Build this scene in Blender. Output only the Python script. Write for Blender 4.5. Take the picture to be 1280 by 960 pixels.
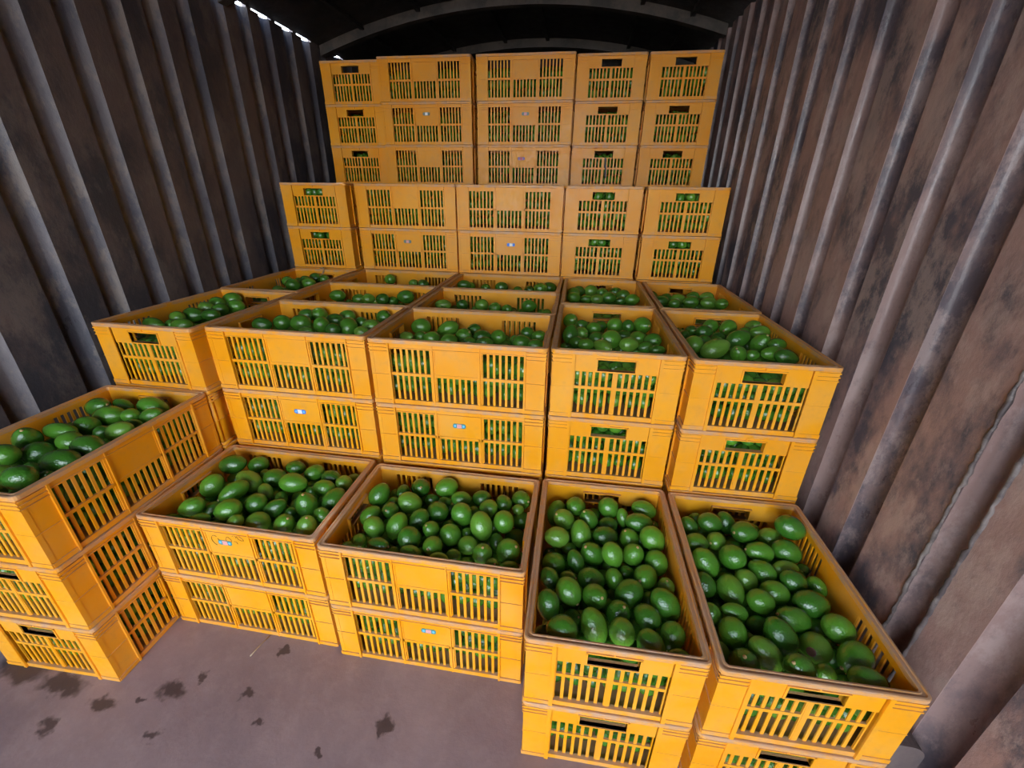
import bpy, bmesh, math, random
import numpy as np
from mathutils import Matrix, Vector

for o in list(bpy.data.objects):
    bpy.data.objects.remove(o, do_unlink=True)
scn = bpy.context.scene
COL = scn.collection

# ------------------------------------------------------------------ camera, sky, sun, exposure
def rot_cols(r, u, b):
    return Matrix(((r[0], u[0], b[0]), (r[1], u[1], b[1]), (r[2], u[2], b[2])))

def make_camera():
    yaw, pitch, roll, f = -0.14362, 0.42549, 0.0133, 533.25
    F = Vector((math.sin(yaw)*math.cos(pitch), math.cos(yaw)*math.cos(pitch), -math.sin(pitch)))
    R = Vector((math.cos(yaw), -math.sin(yaw), 0))
    U = R.cross(F)
    R2 = math.cos(roll)*R + math.sin(roll)*U
    U2 = -math.sin(roll)*R + math.cos(roll)*U
    cd = bpy.data.cameras.new('camera')
    cd.sensor_fit = 'HORIZONTAL'; cd.sensor_width = 36.0; cd.lens = f/1280*36.0
    cd.clip_start = 0.02; cd.clip_end = 200
    c = bpy.data.objects.new('camera', cd); COL.objects.link(c)
    c.matrix_world = Matrix.Translation((0.4039, 0.0, 1.3953)) @ rot_cols(R2, U2, -F).to_4x4()
    scn.camera = c
make_camera()

SKY_STRENGTH = 9.8
SUN_STRENGTH = 8.0
EXPOSURE = 0.0
world = bpy.data.worlds.new('sky'); scn.world = world; world.use_nodes = True
wn = world.node_tree; wn.nodes.clear()
wout = wn.nodes.new('ShaderNodeOutputWorld'); wbg = wn.nodes.new('ShaderNodeBackground')
wtc = wn.nodes.new('ShaderNodeTexCoord'); wsep = wn.nodes.new('ShaderNodeSeparateXYZ'); wrmp = wn.nodes.new('ShaderNodeValToRGB')
wn.links.new(wtc.outputs['Generated'], wsep.inputs[0]); wn.links.new(wsep.outputs[2], wrmp.inputs[0])
we = wrmp.color_ramp.elements                        # hazy bright sky, a little bluer towards the zenith, the same all round
we[0].position = 0.0; we[0].color = (0.90, 0.95, 1.0, 1)
we[1].position = 1.0; we[1].color = (0.42, 0.63, 1.0, 1)
wq = we.new(0.35); wq.color = (0.74, 0.86, 1.0, 1)
wn.links.new(wrmp.outputs[0], wbg.inputs[0]); wbg.inputs[1].default_value = SKY_STRENGTH
wn.links.new(wbg.outputs[0], wout.inputs[0])

sd = bpy.data.lights.new('sun', 'SUN'); sd.energy = SUN_STRENGTH; sd.angle = math.radians(2); sd.color = (1, 0.95, 0.86)
sun = bpy.data.objects.new('sun', sd); COL.objects.link(sun)
sun.rotation_euler = Vector((-0.55, 0.45, 0.80)).to_track_quat('Z', 'Y').to_euler()

vs = scn.view_settings
vs.view_transform = 'Standard'; vs.look = 'None'; vs.gamma = 1.0; vs.exposure = EXPOSURE
try: vs.use_curve_mapping = False
except Exception: pass

# ------------------------------------------------------------------ helpers
class MB:
    """collects boxes, tubes and loose faces; build() links them as one mesh object"""
    def __init__(s): s.v = []; s.f = []
    def box(s, a, b):
        x0, y0, z0 = a; x1, y1, z1 = b
        n = len(s.v)
        s.v += [(x0,y0,z0),(x1,y0,z0),(x1,y1,z0),(x0,y1,z0),(x0,y0,z1),(x1,y0,z1),(x1,y1,z1),(x0,y1,z1)]
        s.f += [(n,n+3,n+2,n+1),(n+4,n+5,n+6,n+7),(n,n+1,n+5,n+4),(n+1,n+2,n+6,n+5),(n+2,n+3,n+7,n+6),(n+3,n,n+4,n+7)]
    def tube(s, pts, r, k=8, cap=True):
        pts = [Vector(p) for p in pts]; n0 = len(s.v); m = len(pts)
        for i, p in enumerate(pts):
            t = (pts[min(i+1, m-1)] - pts[max(i-1, 0)]).normalized()
            a = t.orthogonal().normalized() if i == 0 else (a - t*a.dot(t)).normalized()
            b = t.cross(a); rr = r[i] if isinstance(r, (list, tuple)) else r
            for j in range(k):
                q = 2*math.pi*j/k
                s.v.append(tuple(p + rr*(math.cos(q)*a + math.sin(q)*b)))
        for i in range(m-1):
            for j in range(k):
                j2 = (j+1) % k
                s.f.append((n0+i*k+j, n0+i*k+j2, n0+(i+1)*k+j2, n0+(i+1)*k+j))
        if cap:
            s.f.append(tuple(n0+j for j in reversed(range(k)))); s.f.append(tuple(n0+(m-1)*k+j for j in range(k)))
    def prism(s, prof, axis_pts):
        """profile (list of 3-vectors per station) lofted between stations"""
        n0 = len(s.v); k = len(prof[0])
        for st in prof: s.v += [tuple(p) for p in st]
        for i in range(len(prof)-1):
            for j in range(k):
                j2 = (j+1) % k
                s.f.append((n0+i*k+j, n0+i*k+j2, n0+(i+1)*k+j2, n0+(i+1)*k+j))
        s.f.append(tuple(n0+j for j in reversed(range(k)))); s.f.append(tuple(n0+(len(prof)-1)*k+j for j in range(k)))
    def mesh(s, name, mat, smooth=False):
        me = bpy.data.meshes.new(name); me.from_pydata(s.v, [], s.f); me.update()
        bm = bmesh.new(); bm.from_mesh(me); bmesh.ops.recalc_face_normals(bm, faces=bm.faces); bm.to_mesh(me); bm.free()
        if mat: me.materials.append(mat)
        if smooth: me.polygons.foreach_set('use_smooth', [True]*len(me.polygons))
        return me
    def build(s, name, mat, parent=None, smooth=False):
        return link(name, s.mesh(name, mat, smooth), parent)

def link(name, data, parent=None):
    o = bpy.data.objects.new(name, data); COL.objects.link(o)
    if parent is not None: o.parent = parent
    return o

def tag(o, label=None, cat=None, group=None, kind=None):
    if label: o['label'] = label
    if cat: o['category'] = cat
    if group: o['group'] = group
    if kind: o['kind'] = kind
    return o

# ------------------------------------------------------------------ materials
class NT:
    def __init__(s, name):
        s.m = bpy.data.materials.new(name); s.m.use_nodes = True
        s.t = s.m.node_tree; s.t.nodes.clear()
        s.out = s.n('ShaderNodeOutputMaterial'); s.p = s.n('ShaderNodeBsdfPrincipled')
        s.l(s.p.outputs[0], s.out.inputs[0])
    def n(s, t, **k):
        x = s.t.nodes.new(t)
        for a, b in k.items(): setattr(x, a, b)
        return x
    def l(s, a, b): s.t.links.new(a, b)
    def coord(s, which='Object'): return s.n('ShaderNodeTexCoord').outputs[which]
    def mapped(s, vec, scale=(1,1,1), loc=(0,0,0)):
        m = s.n('ShaderNodeMapping'); m.inputs['Scale'].default_value = scale; m.inputs['Location'].default_value = loc
        s.l(vec, m.inputs[0]); return m.outputs[0]
    def noise(s, vec, scale, detail=4, rough=.55):
        x = s.n('ShaderNodeTexNoise'); x.inputs['Scale'].default_value = scale
        x.inputs['Detail'].default_value = detail; x.inputs['Roughness'].default_value = rough
        s.l(vec, x.inputs['Vector']); return x.outputs['Fac']
    def ramp(s, fac, stops):
        r = s.n('ShaderNodeValToRGB'); e = r.color_ramp.elements
        while len(e) > 1: e.remove(e[-1])
        for i, (p, c) in enumerate(stops):
            q = e[0] if i == 0 else e.new(p)
            q.position = p; q.color = (c, c, c, 1) if isinstance(c, (int, float)) else (*c, 1)
        s.l(fac, r.inputs[0]); return r.outputs[0]
    def mix(s, fac, a, b):
        m = s.n('ShaderNodeMix', data_type='RGBA')
        for v, i in ((fac, 0), (a, 6), (b, 7)):
            if isinstance(v, (int, float)): m.inputs[i].default_value = v
            elif isinstance(v, tuple): m.inputs[i].default_value = (*v, 1)
            else: s.l(v, m.inputs[i])
        return m.outputs[2]
    def math(s, op, a, b=0.0, c=0.0):
        m = s.n('ShaderNodeMath', operation=op)
        for v, i in ((a, 0), (b, 1), (c, 2)):
            if isinstance(v, (int, float)): m.inputs[i].default_value = v
            else: s.l(v, m.inputs[i])
        return m.outputs[0]
    def bump(s, h, strength=.3, dist=.01):
        b = s.n('ShaderNodeBump'); b.inputs['Strength'].default_value = strength; b.inputs['Distance'].default_value = dist
        s.l(h, b.inputs['Height']); s.l(b.outputs[0], s.p.inputs['Normal'])
    def set(s, base=None, rough=None, metal=None, spec=None):
        for v, nm in ((base, 'Base Color'), (rough, 'Roughness'), (metal, 'Metallic'), (spec, 'Specular IOR Level')):
            if v is None: continue
            if isinstance(v, (int, float)): s.p.inputs[nm].default_value = v
            elif isinstance(v, tuple): s.p.inputs[nm].default_value = (*v, 1)
            else: s.l(v, s.p.inputs[nm])

def plain(name, col, rough=.5, metal=0, spec=.5):
    t = NT(name); t.set(col, rough, metal, spec); return t.m

def mat_plastic(name, dirt):
    t = NT(name); P = t.n('ShaderNodeNewGeometry').outputs['Position']
    rnd = t.n('ShaderNodeObjectInfo').outputs['Random']
    base = t.mix(t.ramp(t.noise(P, 3.2, 3), [(.3, 0.0), (.7, 1.0)]), (.83, .325, .004), (.91, .395, .009))
    base = t.mix(t.math('MULTIPLY', rnd, .35), base, (.80, .27, .003))
    haze = t.ramp(t.noise(P, 6.5, 6, .7), [(.42, 0.0), (.68, 1.0)])
    base = t.mix(t.math('MULTIPLY', haze, .34), base, (.72, .40, .12))
    up = t.n('ShaderNodeSeparateXYZ'); t.l(t.n('ShaderNodeNewGeometry').outputs['Normal'], up.inputs[0])
    base = t.mix(t.math('MULTIPLY', t.ramp(up.outputs[2], [(.5, 0.0), (.9, 1.0)]), .72), base, (.46, .28, .18))
    grime = t.ramp(t.noise(P, 26, 6, .7), [(.56 - .30*dirt, 0.0), (.80 - .22*dirt, 1.0)])
    base = t.mix(t.math('MULTIPLY', grime, .30 + .60*dirt), base, (.50, .33, .24) if dirt > .3 else (.55, .24, .03))
    t.set(base, t.ramp(t.noise(P, 40, 3), [(.3, .30), (.7, .50)]), 0, .36)
    return t.m

def mat_rust(name, dark, mid, light, rough=(.42, .72), streak=True, seed=0.0, spec=.5, metal=0.0):
    t = NT(name); P = t.mapped(t.n('ShaderNodeNewGeometry').outputs['Position'], (1, 1, .55) if streak else (1, 1, 1), (seed, seed, seed))
    a = t.ramp(t.noise(P, 3.4, 9, .70), [(.43, 0.0), (.55, 1.0)])
    b = t.ramp(t.noise(P, 7, 9, .76), [(.50, 0.0), (.58, 1.0)])
    c = t.ramp(t.noise(P, 38, 6, .7), [(.56, 0.0), (.74, 1.0)])
    col = t.mix(a, dark, mid)
    col = t.mix(t.math('MULTIPLY', b, .55), col, light)
    col = t.mix(t.math('MULTIPLY', c, .45), col, dark)
    t.set(col, t.ramp(t.noise(P, 14, 6, .7), [(.3, rough[0]), (.7, rough[1])]), metal, spec)
    t.bump(t.noise(P, 55, 5, .7), .35, .004)
    return t.m

def mat_floor():
    t = NT('floor_steel'); P = t.n('ShaderNodeNewGeometry').outputs['Position']
    a = t.ramp(t.noise(P, 2.2, 8, .62), [(.33, 0.0), (.68, 1.0)])
    b = t.ramp(t.noise(P, 17, 8, .7), [(.48, 0.0), (.75, 1.0)])
    col = t.mix(a, (.225, .165, .180), (.35, .26, .27))
    col = t.mix(t.math('MULTIPLY', b, .35), col, (.44, .34, .33))
    w = t.n('ShaderNodeTexNoise'); w.inputs['Scale'].default_value = 30; w.inputs['Detail'].default_value = 7
    t.l(P, w.inputs['Vector'])
    off = t.n('ShaderNodeVectorMath', operation='SCALE'); off.inputs['Scale'].default_value = .085
    t.l(w.outputs['Color'], off.inputs[0])
    add = t.n('ShaderNodeVectorMath', operation='ADD'); t.l(P, add.inputs[0]); t.l(off.outputs[0], add.inputs[1])
    sep = t.n('ShaderNodeSeparateXYZ'); t.l(add.outputs[0], sep.inputs[0])
    tot = None
    for (x, y, rx, ry) in STAINS:                       # spilt dark drops on the sheet
        dx = t.math('DIVIDE', t.math('SUBTRACT', sep.outputs[0], x + .042), rx)
        dy = t.math('DIVIDE', t.math('SUBTRACT', sep.outputs[1], y + .042), ry)
        d = t.math('SQRT', t.math('ADD', t.math('MULTIPLY', dx, dx), t.math('MULTIPLY', dy, dy)))
        k = t.ramp(d, [(.55, 1.0), (1.0, 0.0)])
        tot = k if tot is None else t.math('MAXIMUM', tot, k)
    col = t.mix(t.math('MULTIPLY', tot, .8), col, (.035, .022, .022))
    t.set(col, t.ramp(t.noise(P, 9, 6), [(.3, .40), (.7, .65)]), 0, .4)
    t.bump(t.noise(P, 40, 6, .7), .25, .004)
    return t.m

def mat_avocado():
    t = NT('avocado_skin'); O = t.coord('Object')
    info = t.n('ShaderNodeObjectInfo').outputs['Random']; isl = t.n('ShaderNodeNewGeometry').outputs['Random Per Island']
    r = t.math('FRACT', t.math('ADD', t.math('MULTIPLY', info, 7.31), isl))
    col = t.ramp(r, [(0, (.034, .145, .013)), (.45, (.062, .228, .018)), (.8, (.098, .300, .023)), (1, (.150, .335, .036))])
    P = t.n('ShaderNodeNewGeometry').outputs['Position']
    sp = t.ramp(t.noise(P, 420, 2, .6), [(.56, 0.0), (.70, 1.0)])
    col = t.mix(t.math('MULTIPLY', sp, .35), col, (.12, .25, .035))
    bl = t.ramp(t.noise(P, 28, 5, .65), [(.62, 0.0), (.78, 1.0)])
    col = t.mix(t.math('MULTIPLY', bl, .35), col, (.10, .085, .030))
    t.set(col, t.ramp(t.noise(P, 60, 3), [(.3, .15), (.7, .27)]), 0, .95)
    t.bump(t.noise(P, 210, 2, .5), .45, .0032)
    return t.m

STAINS = [(-.718, .637, .055, .030), (-.655, .690, .020, .016), (-.485, .664, .022, .024), (-.044, .643, .020, .036), (-.89, .57, .045, .026), (-1.23, .63, .12, .06),
          (-1.06, .60, .09, .035), (-.673, .531, .026, .018), (-.462, .803, .024, .014), (-.40, .60, .016, .016), (-.79, .60, .02, .012), (-.20, .56, .014, .012), (-.98, .50, .03, .03)]
M = dict(
    plastic=mat_plastic('yellow_plastic', .06), rim=mat_plastic('dusty_yellow_plastic', .75), band=mat_plastic('scuffed_yellow_plastic', .32),
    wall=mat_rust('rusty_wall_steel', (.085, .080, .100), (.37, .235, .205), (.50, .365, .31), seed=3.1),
    wall_left=mat_rust('dim_wall_steel', (.050, .047, .055), (.125, .092, .085), (.180, .142, .124), seed=9.4),  # darker copy of the wall steel; the left side's weaker light is in its colour
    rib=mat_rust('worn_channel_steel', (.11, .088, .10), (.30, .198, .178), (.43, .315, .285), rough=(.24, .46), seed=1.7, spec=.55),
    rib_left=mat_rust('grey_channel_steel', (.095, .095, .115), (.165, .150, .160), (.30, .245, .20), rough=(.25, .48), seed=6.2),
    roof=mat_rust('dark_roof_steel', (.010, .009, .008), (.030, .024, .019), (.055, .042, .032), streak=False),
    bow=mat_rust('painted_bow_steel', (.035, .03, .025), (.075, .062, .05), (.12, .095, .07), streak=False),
    weld=mat_rust('weld_steel', (.07, .055, .055), (.16, .13, .12), (.26, .22, .20), rough=(.3, .5), streak=False),
    floor=mat_floor(), avocado=mat_avocado(),
    stem=plain('dry_stem', (.52, .36, .15), .7), stem_dark=plain('brown_stem_scar', (.20, .09, .055), .7),
    straw=plain('straw', (.42, .30, .19), .7), ink=plain('marker_ink', (.22, .10, .01), .6),
    blue=plain('blue_print', (.03, .20, .72), .4), lightblue=plain('light_blue_print', (.20, .55, .95), .4), teal=plain('teal_print', (.06, .28, .30), .4),
    white=plain('white_print', (.85, .85, .80), .4), pink=plain('pink_print', (.80, .36, .33), .4), red=plain('red_print', (.55, .05, .09), .4),
    purple=plain('purple_print', (.15, .07, .28), .4), grey=plain('grey_green_print', (.20, .25, .19), .4),
    earth=mat_rust('red_earth', (.22, .13, .08), (.34, .21, .13), (.40, .27, .18), streak=False),
)

STACKS = {  # centre x, centre y, turn, crates high, long side to the front
 'A1': (-1.1019, 0.9257, 0.0185, 3, 0),
 'A2': (-0.586, 1.0455, -0.0104, 2, 1),
 'A3': (0.0294, 1.0218, -0.0046, 2, 1),
 'A4': (0.5486, 0.9402, 0.0075, 2, 0),
 'A5': (0.9698, 0.9344, 0.0077, 2, 0),
 'B1': (-1.0959, 1.5348, -0.0248, 4, 0),
 'B2': (-0.5781, 1.4722, -0.001, 4, 1),
 'B3': (0.0336, 1.459, 0.0027, 4, 1),
 'B4': (0.5483, 1.5594, 0.0022, 4, 0),
 'B5': (0.9694, 1.5439, 0.0132, 4, 0),
 'C1': (-1.1049, 2.149, 0.0, 4, 0),
 'C2': (-0.5761, 1.8845, 0.0, 4, 1),
 'C3': (0.0356, 1.8713, 0.001, 4, 1),
 'C4': (0.5483, 2.168, 0.0034, 4, 0),
 'C5': (0.9724, 2.162, 0.0036, 4, 0),
 'D2': (-0.5801, 2.2968, -0.0, 4, 1),
 'D3': (0.0316, 2.2836, -0.001, 4, 1),
 'E1': (-1.1291, 2.7889, -0.0026, 6, 0),
 'E2': (-0.5903, 2.7193, 0.0013, 6, 1),
 'E3': (0.0122, 2.7097, -0.002, 6, 1),
 'E4': (0.519, 2.8044, -0.0039, 6, 0),
 'E5': (0.9445, 2.8029, -0.0019, 6, 0),
 'F1': (-1.118, 3.4069, 0.0016, 9, 0),
 'F2': (-0.6105, 3.2537, -0.0017, 9, 1),
 'F3': (0.014, 3.2615, -0.0033, 9, 1),
 'F4': (0.5215, 3.407, -0.0014, 9, 0),
 'F5': (0.9411, 3.408, 0.0011, 9, 0),
}
# crate, centre x y z, half length, radius, axis towards the stem end x y z, stem scar shown, half buried, shown size
AVOCADOS = [
 ('A5',0.959,0.7791,0.414,0.0537,0.0355,0.515,-0.33,-0.791,1,0,590),
 ('A5',1.1078,0.7522,0.4153,0.0441,0.0353,-0.835,-0.521,-0.178,1,0,484),
 ('A5',0.958,0.6915,0.4347,0.0449,0.0328,-0.585,-0.261,0.768,1,0,479),
 ('A5',1.0404,0.7795,0.3961,0.0417,0.0355,-0.628,-0.634,0.451,1,0,468),
 ('A5',0.9059,0.7316,0.4141,0.0464,0.0328,-0.691,0.216,0.69,0,0,464),
 ('A5',0.8451,0.6919,0.4208,0.0418,0.0347,-0.247,-0.201,0.948,1,0,448),
 ('A5',1.0787,0.8934,0.4135,0.0483,0.0355,0.986,0.076,-0.146,0,0,437),
 ('A5',1.0953,0.6876,0.4349,0.044,0.0288,0.974,0.038,-0.224,0,0,428),
 ('A4',0.5108,0.7387,0.4145,0.0471,0.033,0.406,-0.331,-0.852,0,0,424),
 ('A5',1.111,0.8268,0.4148,0.0426,0.0355,0.829,0.118,-0.547,0,0,418),
 ('A4',0.6942,0.8247,0.4208,0.0464,0.0355,0.626,-0.248,-0.739,0,0,415),
 ('A5',1.0129,0.8411,0.4113,0.0502,0.0309,-0.909,-0.155,0.388,1,0,403),
 ('A1',-0.9971,0.8081,0.6828,0.0542,0.0355,-0.989,-0.149,-0.012,0,0,394),
 ('A4',0.6408,0.7043,0.424,0.0395,0.0329,-0.557,0.278,0.783,0,0,378),
 ('A4',0.4306,0.7021,0.4357,0.0414,0.0345,-0.738,0.316,-0.596,0,0,361),
 ('A5',0.8476,0.7763,0.4107,0.0385,0.0343,0.14,-0.611,-0.779,1,0,357),
 ('A4',0.6071,0.8591,0.4045,0.043,0.0355,-0.82,-0.332,-0.466,0,0,353),
 ('A5',0.8847,0.9121,0.4058,0.0429,0.0355,0.232,-0.914,-0.333,1,0,353),
 ('A1',-0.9959,0.8825,0.6847,0.0467,0.0355,0.986,0.076,-0.146,0,0,350),
 ('A1',-0.995,0.7116,0.6987,0.0446,0.0334,-0.979,-0.183,-0.091,0,0,345),
 ('A1',-1.156,0.8594,0.6595,0.0438,0.0355,-0.989,-0.149,-0.012,0,0,322),
 ('A5',0.8316,0.9785,0.4287,0.0462,0.0351,0.655,-0.234,-0.718,1,0,320),
 ('A5',1.1083,1.1261,0.4656,0.0469,0.0355,0.892,-0.075,-0.445,0,0,318),
 ('A4',0.3962,0.7692,0.4273,0.0424,0.0305,0.243,-0.375,-0.895,0,0,317),
 ('A4',0.5775,0.7288,0.4201,0.038,0.0317,0.308,0.165,-0.937,0,0,307),
 ('A4',0.5749,0.7941,0.4036,0.0367,0.0328,0.274,-0.203,0.94,1,0,301),
 ('A3',0.1695,0.9983,0.4468,0.0473,0.0355,0.243,-0.375,-0.895,0,0,299),
 ('A4',0.6972,0.7404,0.4165,0.0347,0.031,-0.331,-0.735,-0.591,1,0,296),
 ('A4',0.4451,0.8196,0.429,0.0383,0.0335,0.631,-0.7,-0.334,1,0,295),
 ('A5',1.0002,0.9223,0.4073,0.0396,0.0327,-0.954,-0.001,0.3,0,0,294),
 ('A5',0.9451,0.8745,0.4208,0.0382,0.0319,0.9,0.21,-0.382,0,0,286),
 ('A4',0.515,0.8234,0.4185,0.0372,0.0332,0.416,-0.627,0.658,1,0,285),
 ('A5',1.0905,1.0757,0.414,0.0441,0.0353,0.954,0.001,-0.3,0,0,285),
 ('A4',0.5116,0.9884,0.3996,0.0423,0.0348,-0.528,-0.235,0.816,1,0,277),
 ('A1',-1.1577,1.0777,0.6689,0.0533,0.0355,-0.979,-0.183,-0.091,0,0,277),
 ('B5',0.8977,1.4831,0.9054,0.0538,0.0355,0.904,0.279,0.323,0,0,275),
 ('A2',-0.4178,1.0021,0.4462,0.0476,0.0355,0.003,-0.127,0.992,1,0,274),
 ('A4',0.5079,0.8986,0.3952,0.0399,0.0321,0.986,0.076,-0.146,0,0,271),
 ('A5',0.979,1.1184,0.4339,0.0451,0.0355,-0.856,-0.447,0.262,1,0,271),
 ('A1',-1.2231,0.8888,0.6843,0.0425,0.0355,0.357,-0.254,0.899,1,0,270),
 ('A4',0.642,0.7803,0.4218,0.0369,0.0307,-0.683,0.663,-0.306,0,0,268),
 ('A4',0.6987,0.9804,0.4021,0.0407,0.0339,0.267,-0.079,-0.96,0,0,267),
 ('A4',0.6578,0.9194,0.4075,0.0386,0.0329,-0.523,-0.778,0.347,1,0,267),
 ('A5',0.992,0.9915,0.4078,0.04,0.0334,-0.886,0.409,0.219,0,0,267),
 ('A3',0.2633,0.9413,0.4191,0.0397,0.0355,0.627,-0.242,0.741,1,0,267),
 ('A1',-1.1743,0.7978,0.6918,0.0419,0.0331,-0.991,-0.113,0.067,0,0,267),
 ('A5',1.0616,0.9607,0.4154,0.0388,0.0317,-0.892,0.075,0.445,0,0,266),
 ('A4',0.4012,0.9355,0.3942,0.0426,0.0355,0.44,0.653,-0.616,0,0,264),
 ('A4',0.6935,1.0489,0.428,0.0428,0.0355,0.691,-0.216,-0.69,0,0,262),
 ('A1',-1.1737,0.9448,0.6846,0.0542,0.0268,0.991,0.113,-0.067,0,0,262),
 ('A3',-0.0337,0.9193,0.4384,0.0423,0.0353,0.305,0.08,-0.949,0,0,257),
 ('A4',0.4764,1.0529,0.4129,0.0449,0.0341,-0.158,0.392,0.906,0,0,256),
 ('A5',0.9124,1.0121,0.4287,0.0426,0.0355,-0.273,0.641,-0.717,0,0,256),
 ('A5',1.0051,1.0561,0.4199,0.0438,0.0312,-0.97,-0.125,0.21,1,0,254),
 ('A2',-0.6436,0.9325,0.4534,0.0437,0.0355,-0.936,-0.249,-0.247,0,0,247),
 ('A2',-0.5223,1.0924,0.4539,0.0494,0.0355,0.991,0.113,-0.067,0,0,245),
 ('A5',0.8161,0.9149,0.41,0.0368,0.0298,-0.406,0.331,0.852,0,0,240),
 ('A1',-1.0393,1.137,0.6845,0.0527,0.0352,0.974,0.038,-0.224,0,0,239),
 ('A3',-0.0939,0.9704,0.4353,0.0438,0.0325,0.352,0.431,0.831,0,0,235),
 ('A4',0.5682,0.9655,0.4277,0.0395,0.0309,0.406,-0.331,-0.852,0,0,232),
 ('A2',-0.6995,1.0948,0.4382,0.0481,0.0355,-0.851,0.112,0.512,0,0,228),
 ('A3',-0.0917,1.0765,0.439,0.0426,0.0355,0.914,0.101,-0.392,0,0,222),
 ('A3',0.0787,0.9691,0.424,0.0395,0.0329,0.378,0.036,-0.925,0,0,222),
 ('A2',-0.6958,1.021,0.4507,0.0497,0.0326,-0.615,-0.752,-0.239,1,0,222),
 ('A2',-0.5362,0.9202,0.4284,0.0406,0.0339,-0.971,0.089,-0.222,0,0,222),
 ('A4',0.5527,1.0575,0.4091,0.0407,0.0319,0.989,0.149,0.012,0,0,220),
 ('A1',-1.1023,0.9124,0.6729,0.0402,0.0311,0.986,0.076,-0.146,0,0,219),
 ('A3',0.0964,1.0441,0.4429,0.0414,0.0345,0.455,-0.068,-0.888,0,0,218),
 ('A2',-0.4338,0.9097,0.4458,0.042,0.0308,0.569,-0.188,0.801,1,0,218),
 ('A2',-0.3468,1.0485,0.4431,0.0426,0.0355,0.445,0.812,0.377,0,0,214),
 ('A4',0.6596,1.1104,0.4336,0.0459,0.03,0.991,0.113,-0.065,1,0,213),
 ('A3',-0.2062,1.0939,0.4438,0.0435,0.0355,0.432,0.426,0.795,0,0,212),
 ('A2',-0.7973,1.042,0.4457,0.0442,0.0355,0.432,0.426,0.795,0,0,212),
 ('A4',0.403,1.0082,0.431,0.0389,0.0317,-0.991,-0.113,0.067,0,0,211),
 ('A5',1.0704,1.1409,0.4027,0.039,0.0319,-0.986,-0.076,0.146,0,0,211),
 ('A3',0.2351,1.0354,0.4383,0.0405,0.0337,0.245,0.107,-0.964,0,0,210),
 ('A1',-0.9913,0.9742,0.6847,0.0431,0.0301,0.904,0.279,0.323,0,0,208),
 ('A4',0.6322,0.993,0.4127,0.0361,0.0322,0.213,-0.17,0.962,1,0,206),
 ('A5',0.9382,0.9532,0.4081,0.034,0.0283,0.72,-0.007,-0.694,0,0,205),
 ('A2',-0.5954,0.9899,0.4374,0.0411,0.0343,-0.9,-0.034,-0.434,0,0,205),
 ('A1',-1.2377,1.1132,0.6794,0.0494,0.0319,0.948,-0.072,0.311,1,0,204),
 ('A3',0.0082,1.1688,0.4425,0.0414,0.0355,-0.778,-0.615,0.128,1,0,202),
 ('A2',-0.8058,1.1534,0.4574,0.0491,0.0355,0.961,0.217,0.17,0,0,201),
 ('A2',-0.7714,0.9275,0.4517,0.0426,0.0309,-0.904,-0.279,-0.323,0,0,201),
 ('A3',-0.1141,0.8766,0.4423,0.0426,0.0253,0.904,-0.284,0.32,1,0,200),
 ('A4',0.4216,1.097,0.425,0.0399,0.0327,-0.63,-0.319,0.708,1,0,199),
 ('A5',0.8122,0.7314,0.3915,0.031,0.0219,0.326,-0.354,-0.877,0,0,198),
 ('B5',1.0243,1.6418,0.8973,0.0488,0.0344,0.904,0.279,0.323,0,0,198),
 ('A3',0.0072,1.0621,0.427,0.0405,0.0338,-0.895,0.419,-0.153,0,0,197),
 ('A3',0.043,0.9017,0.4399,0.0346,0.0306,-0.077,-0.859,0.506,1,0,197),
 ('A3',0.1938,0.9009,0.4359,0.034,0.0301,0.082,-0.235,0.969,1,0,197),
 ('B5',1.0892,1.6021,0.8964,0.0428,0.0355,0.203,-0.41,0.889,1,0,193),
 ('A5',0.8827,1.1392,0.4394,0.0395,0.0312,0.974,0.038,-0.224,0,0,192),
 ('A5',0.8141,0.8287,0.405,0.0313,0.0247,0.557,-0.278,-0.783,0,0,192),
 ('A4',0.5695,1.1814,0.4195,0.0416,0.0347,0.397,0.312,-0.863,0,0,189),
 ('A3',-0.157,0.9468,0.4415,0.037,0.0309,0.528,-0.001,-0.849,0,0,189),
 ('A2',-0.3617,0.9134,0.446,0.0363,0.0307,0.222,-0.064,0.973,1,0,189),
 ('A4',0.4635,0.9454,0.4055,0.037,0.0259,-0.406,0.331,0.852,0,0,188),
 ('A3',-0.0374,1.0104,0.4321,0.0389,0.0302,0.58,0.407,0.705,0,0,187),
 ('A4',0.5017,1.1148,0.4206,0.0398,0.0302,-0.439,-0.182,0.88,1,0,184),
 ('A5',0.8211,1.0502,0.4321,0.0372,0.0282,-0.986,-0.076,0.146,0,0,184),
 ('A5',0.8669,0.8313,0.4216,0.0343,0.0212,-0.974,-0.038,0.224,0,0,184),
 ('A4',0.6844,1.1799,0.4304,0.0432,0.0294,-0.954,-0.001,0.3,0,0,183),
 ('A2',-0.5221,0.9845,0.4331,0.0425,0.0278,0.769,0.355,0.532,0,0,182),
 ('A3',0.2687,1.0709,0.3449,0.0375,0.033,-0.977,-0.155,0.145,1,0,181),
 ('A2',-0.6292,1.1395,0.4273,0.0426,0.0355,0.698,0.615,-0.368,0,0,181),
 ('A1',-1.1568,1.0061,0.6696,0.0372,0.0332,-0.512,-0.546,0.663,1,0,179),
 ('A4',0.626,1.0573,0.4121,0.0346,0.0309,-0.446,-0.044,0.894,1,0,178),
 ('A5',0.9425,1.1738,0.4182,0.0383,0.0299,-0.406,0.331,0.852,0,0,178),
 ('A3',0.14,0.9382,0.4229,0.0352,0.0293,-0.779,0.456,-0.43,0,0,174),
 ('B4',0.5484,1.5394,0.8996,0.0429,0.0344,-0.782,-0.585,0.216,1,0,174),
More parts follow.
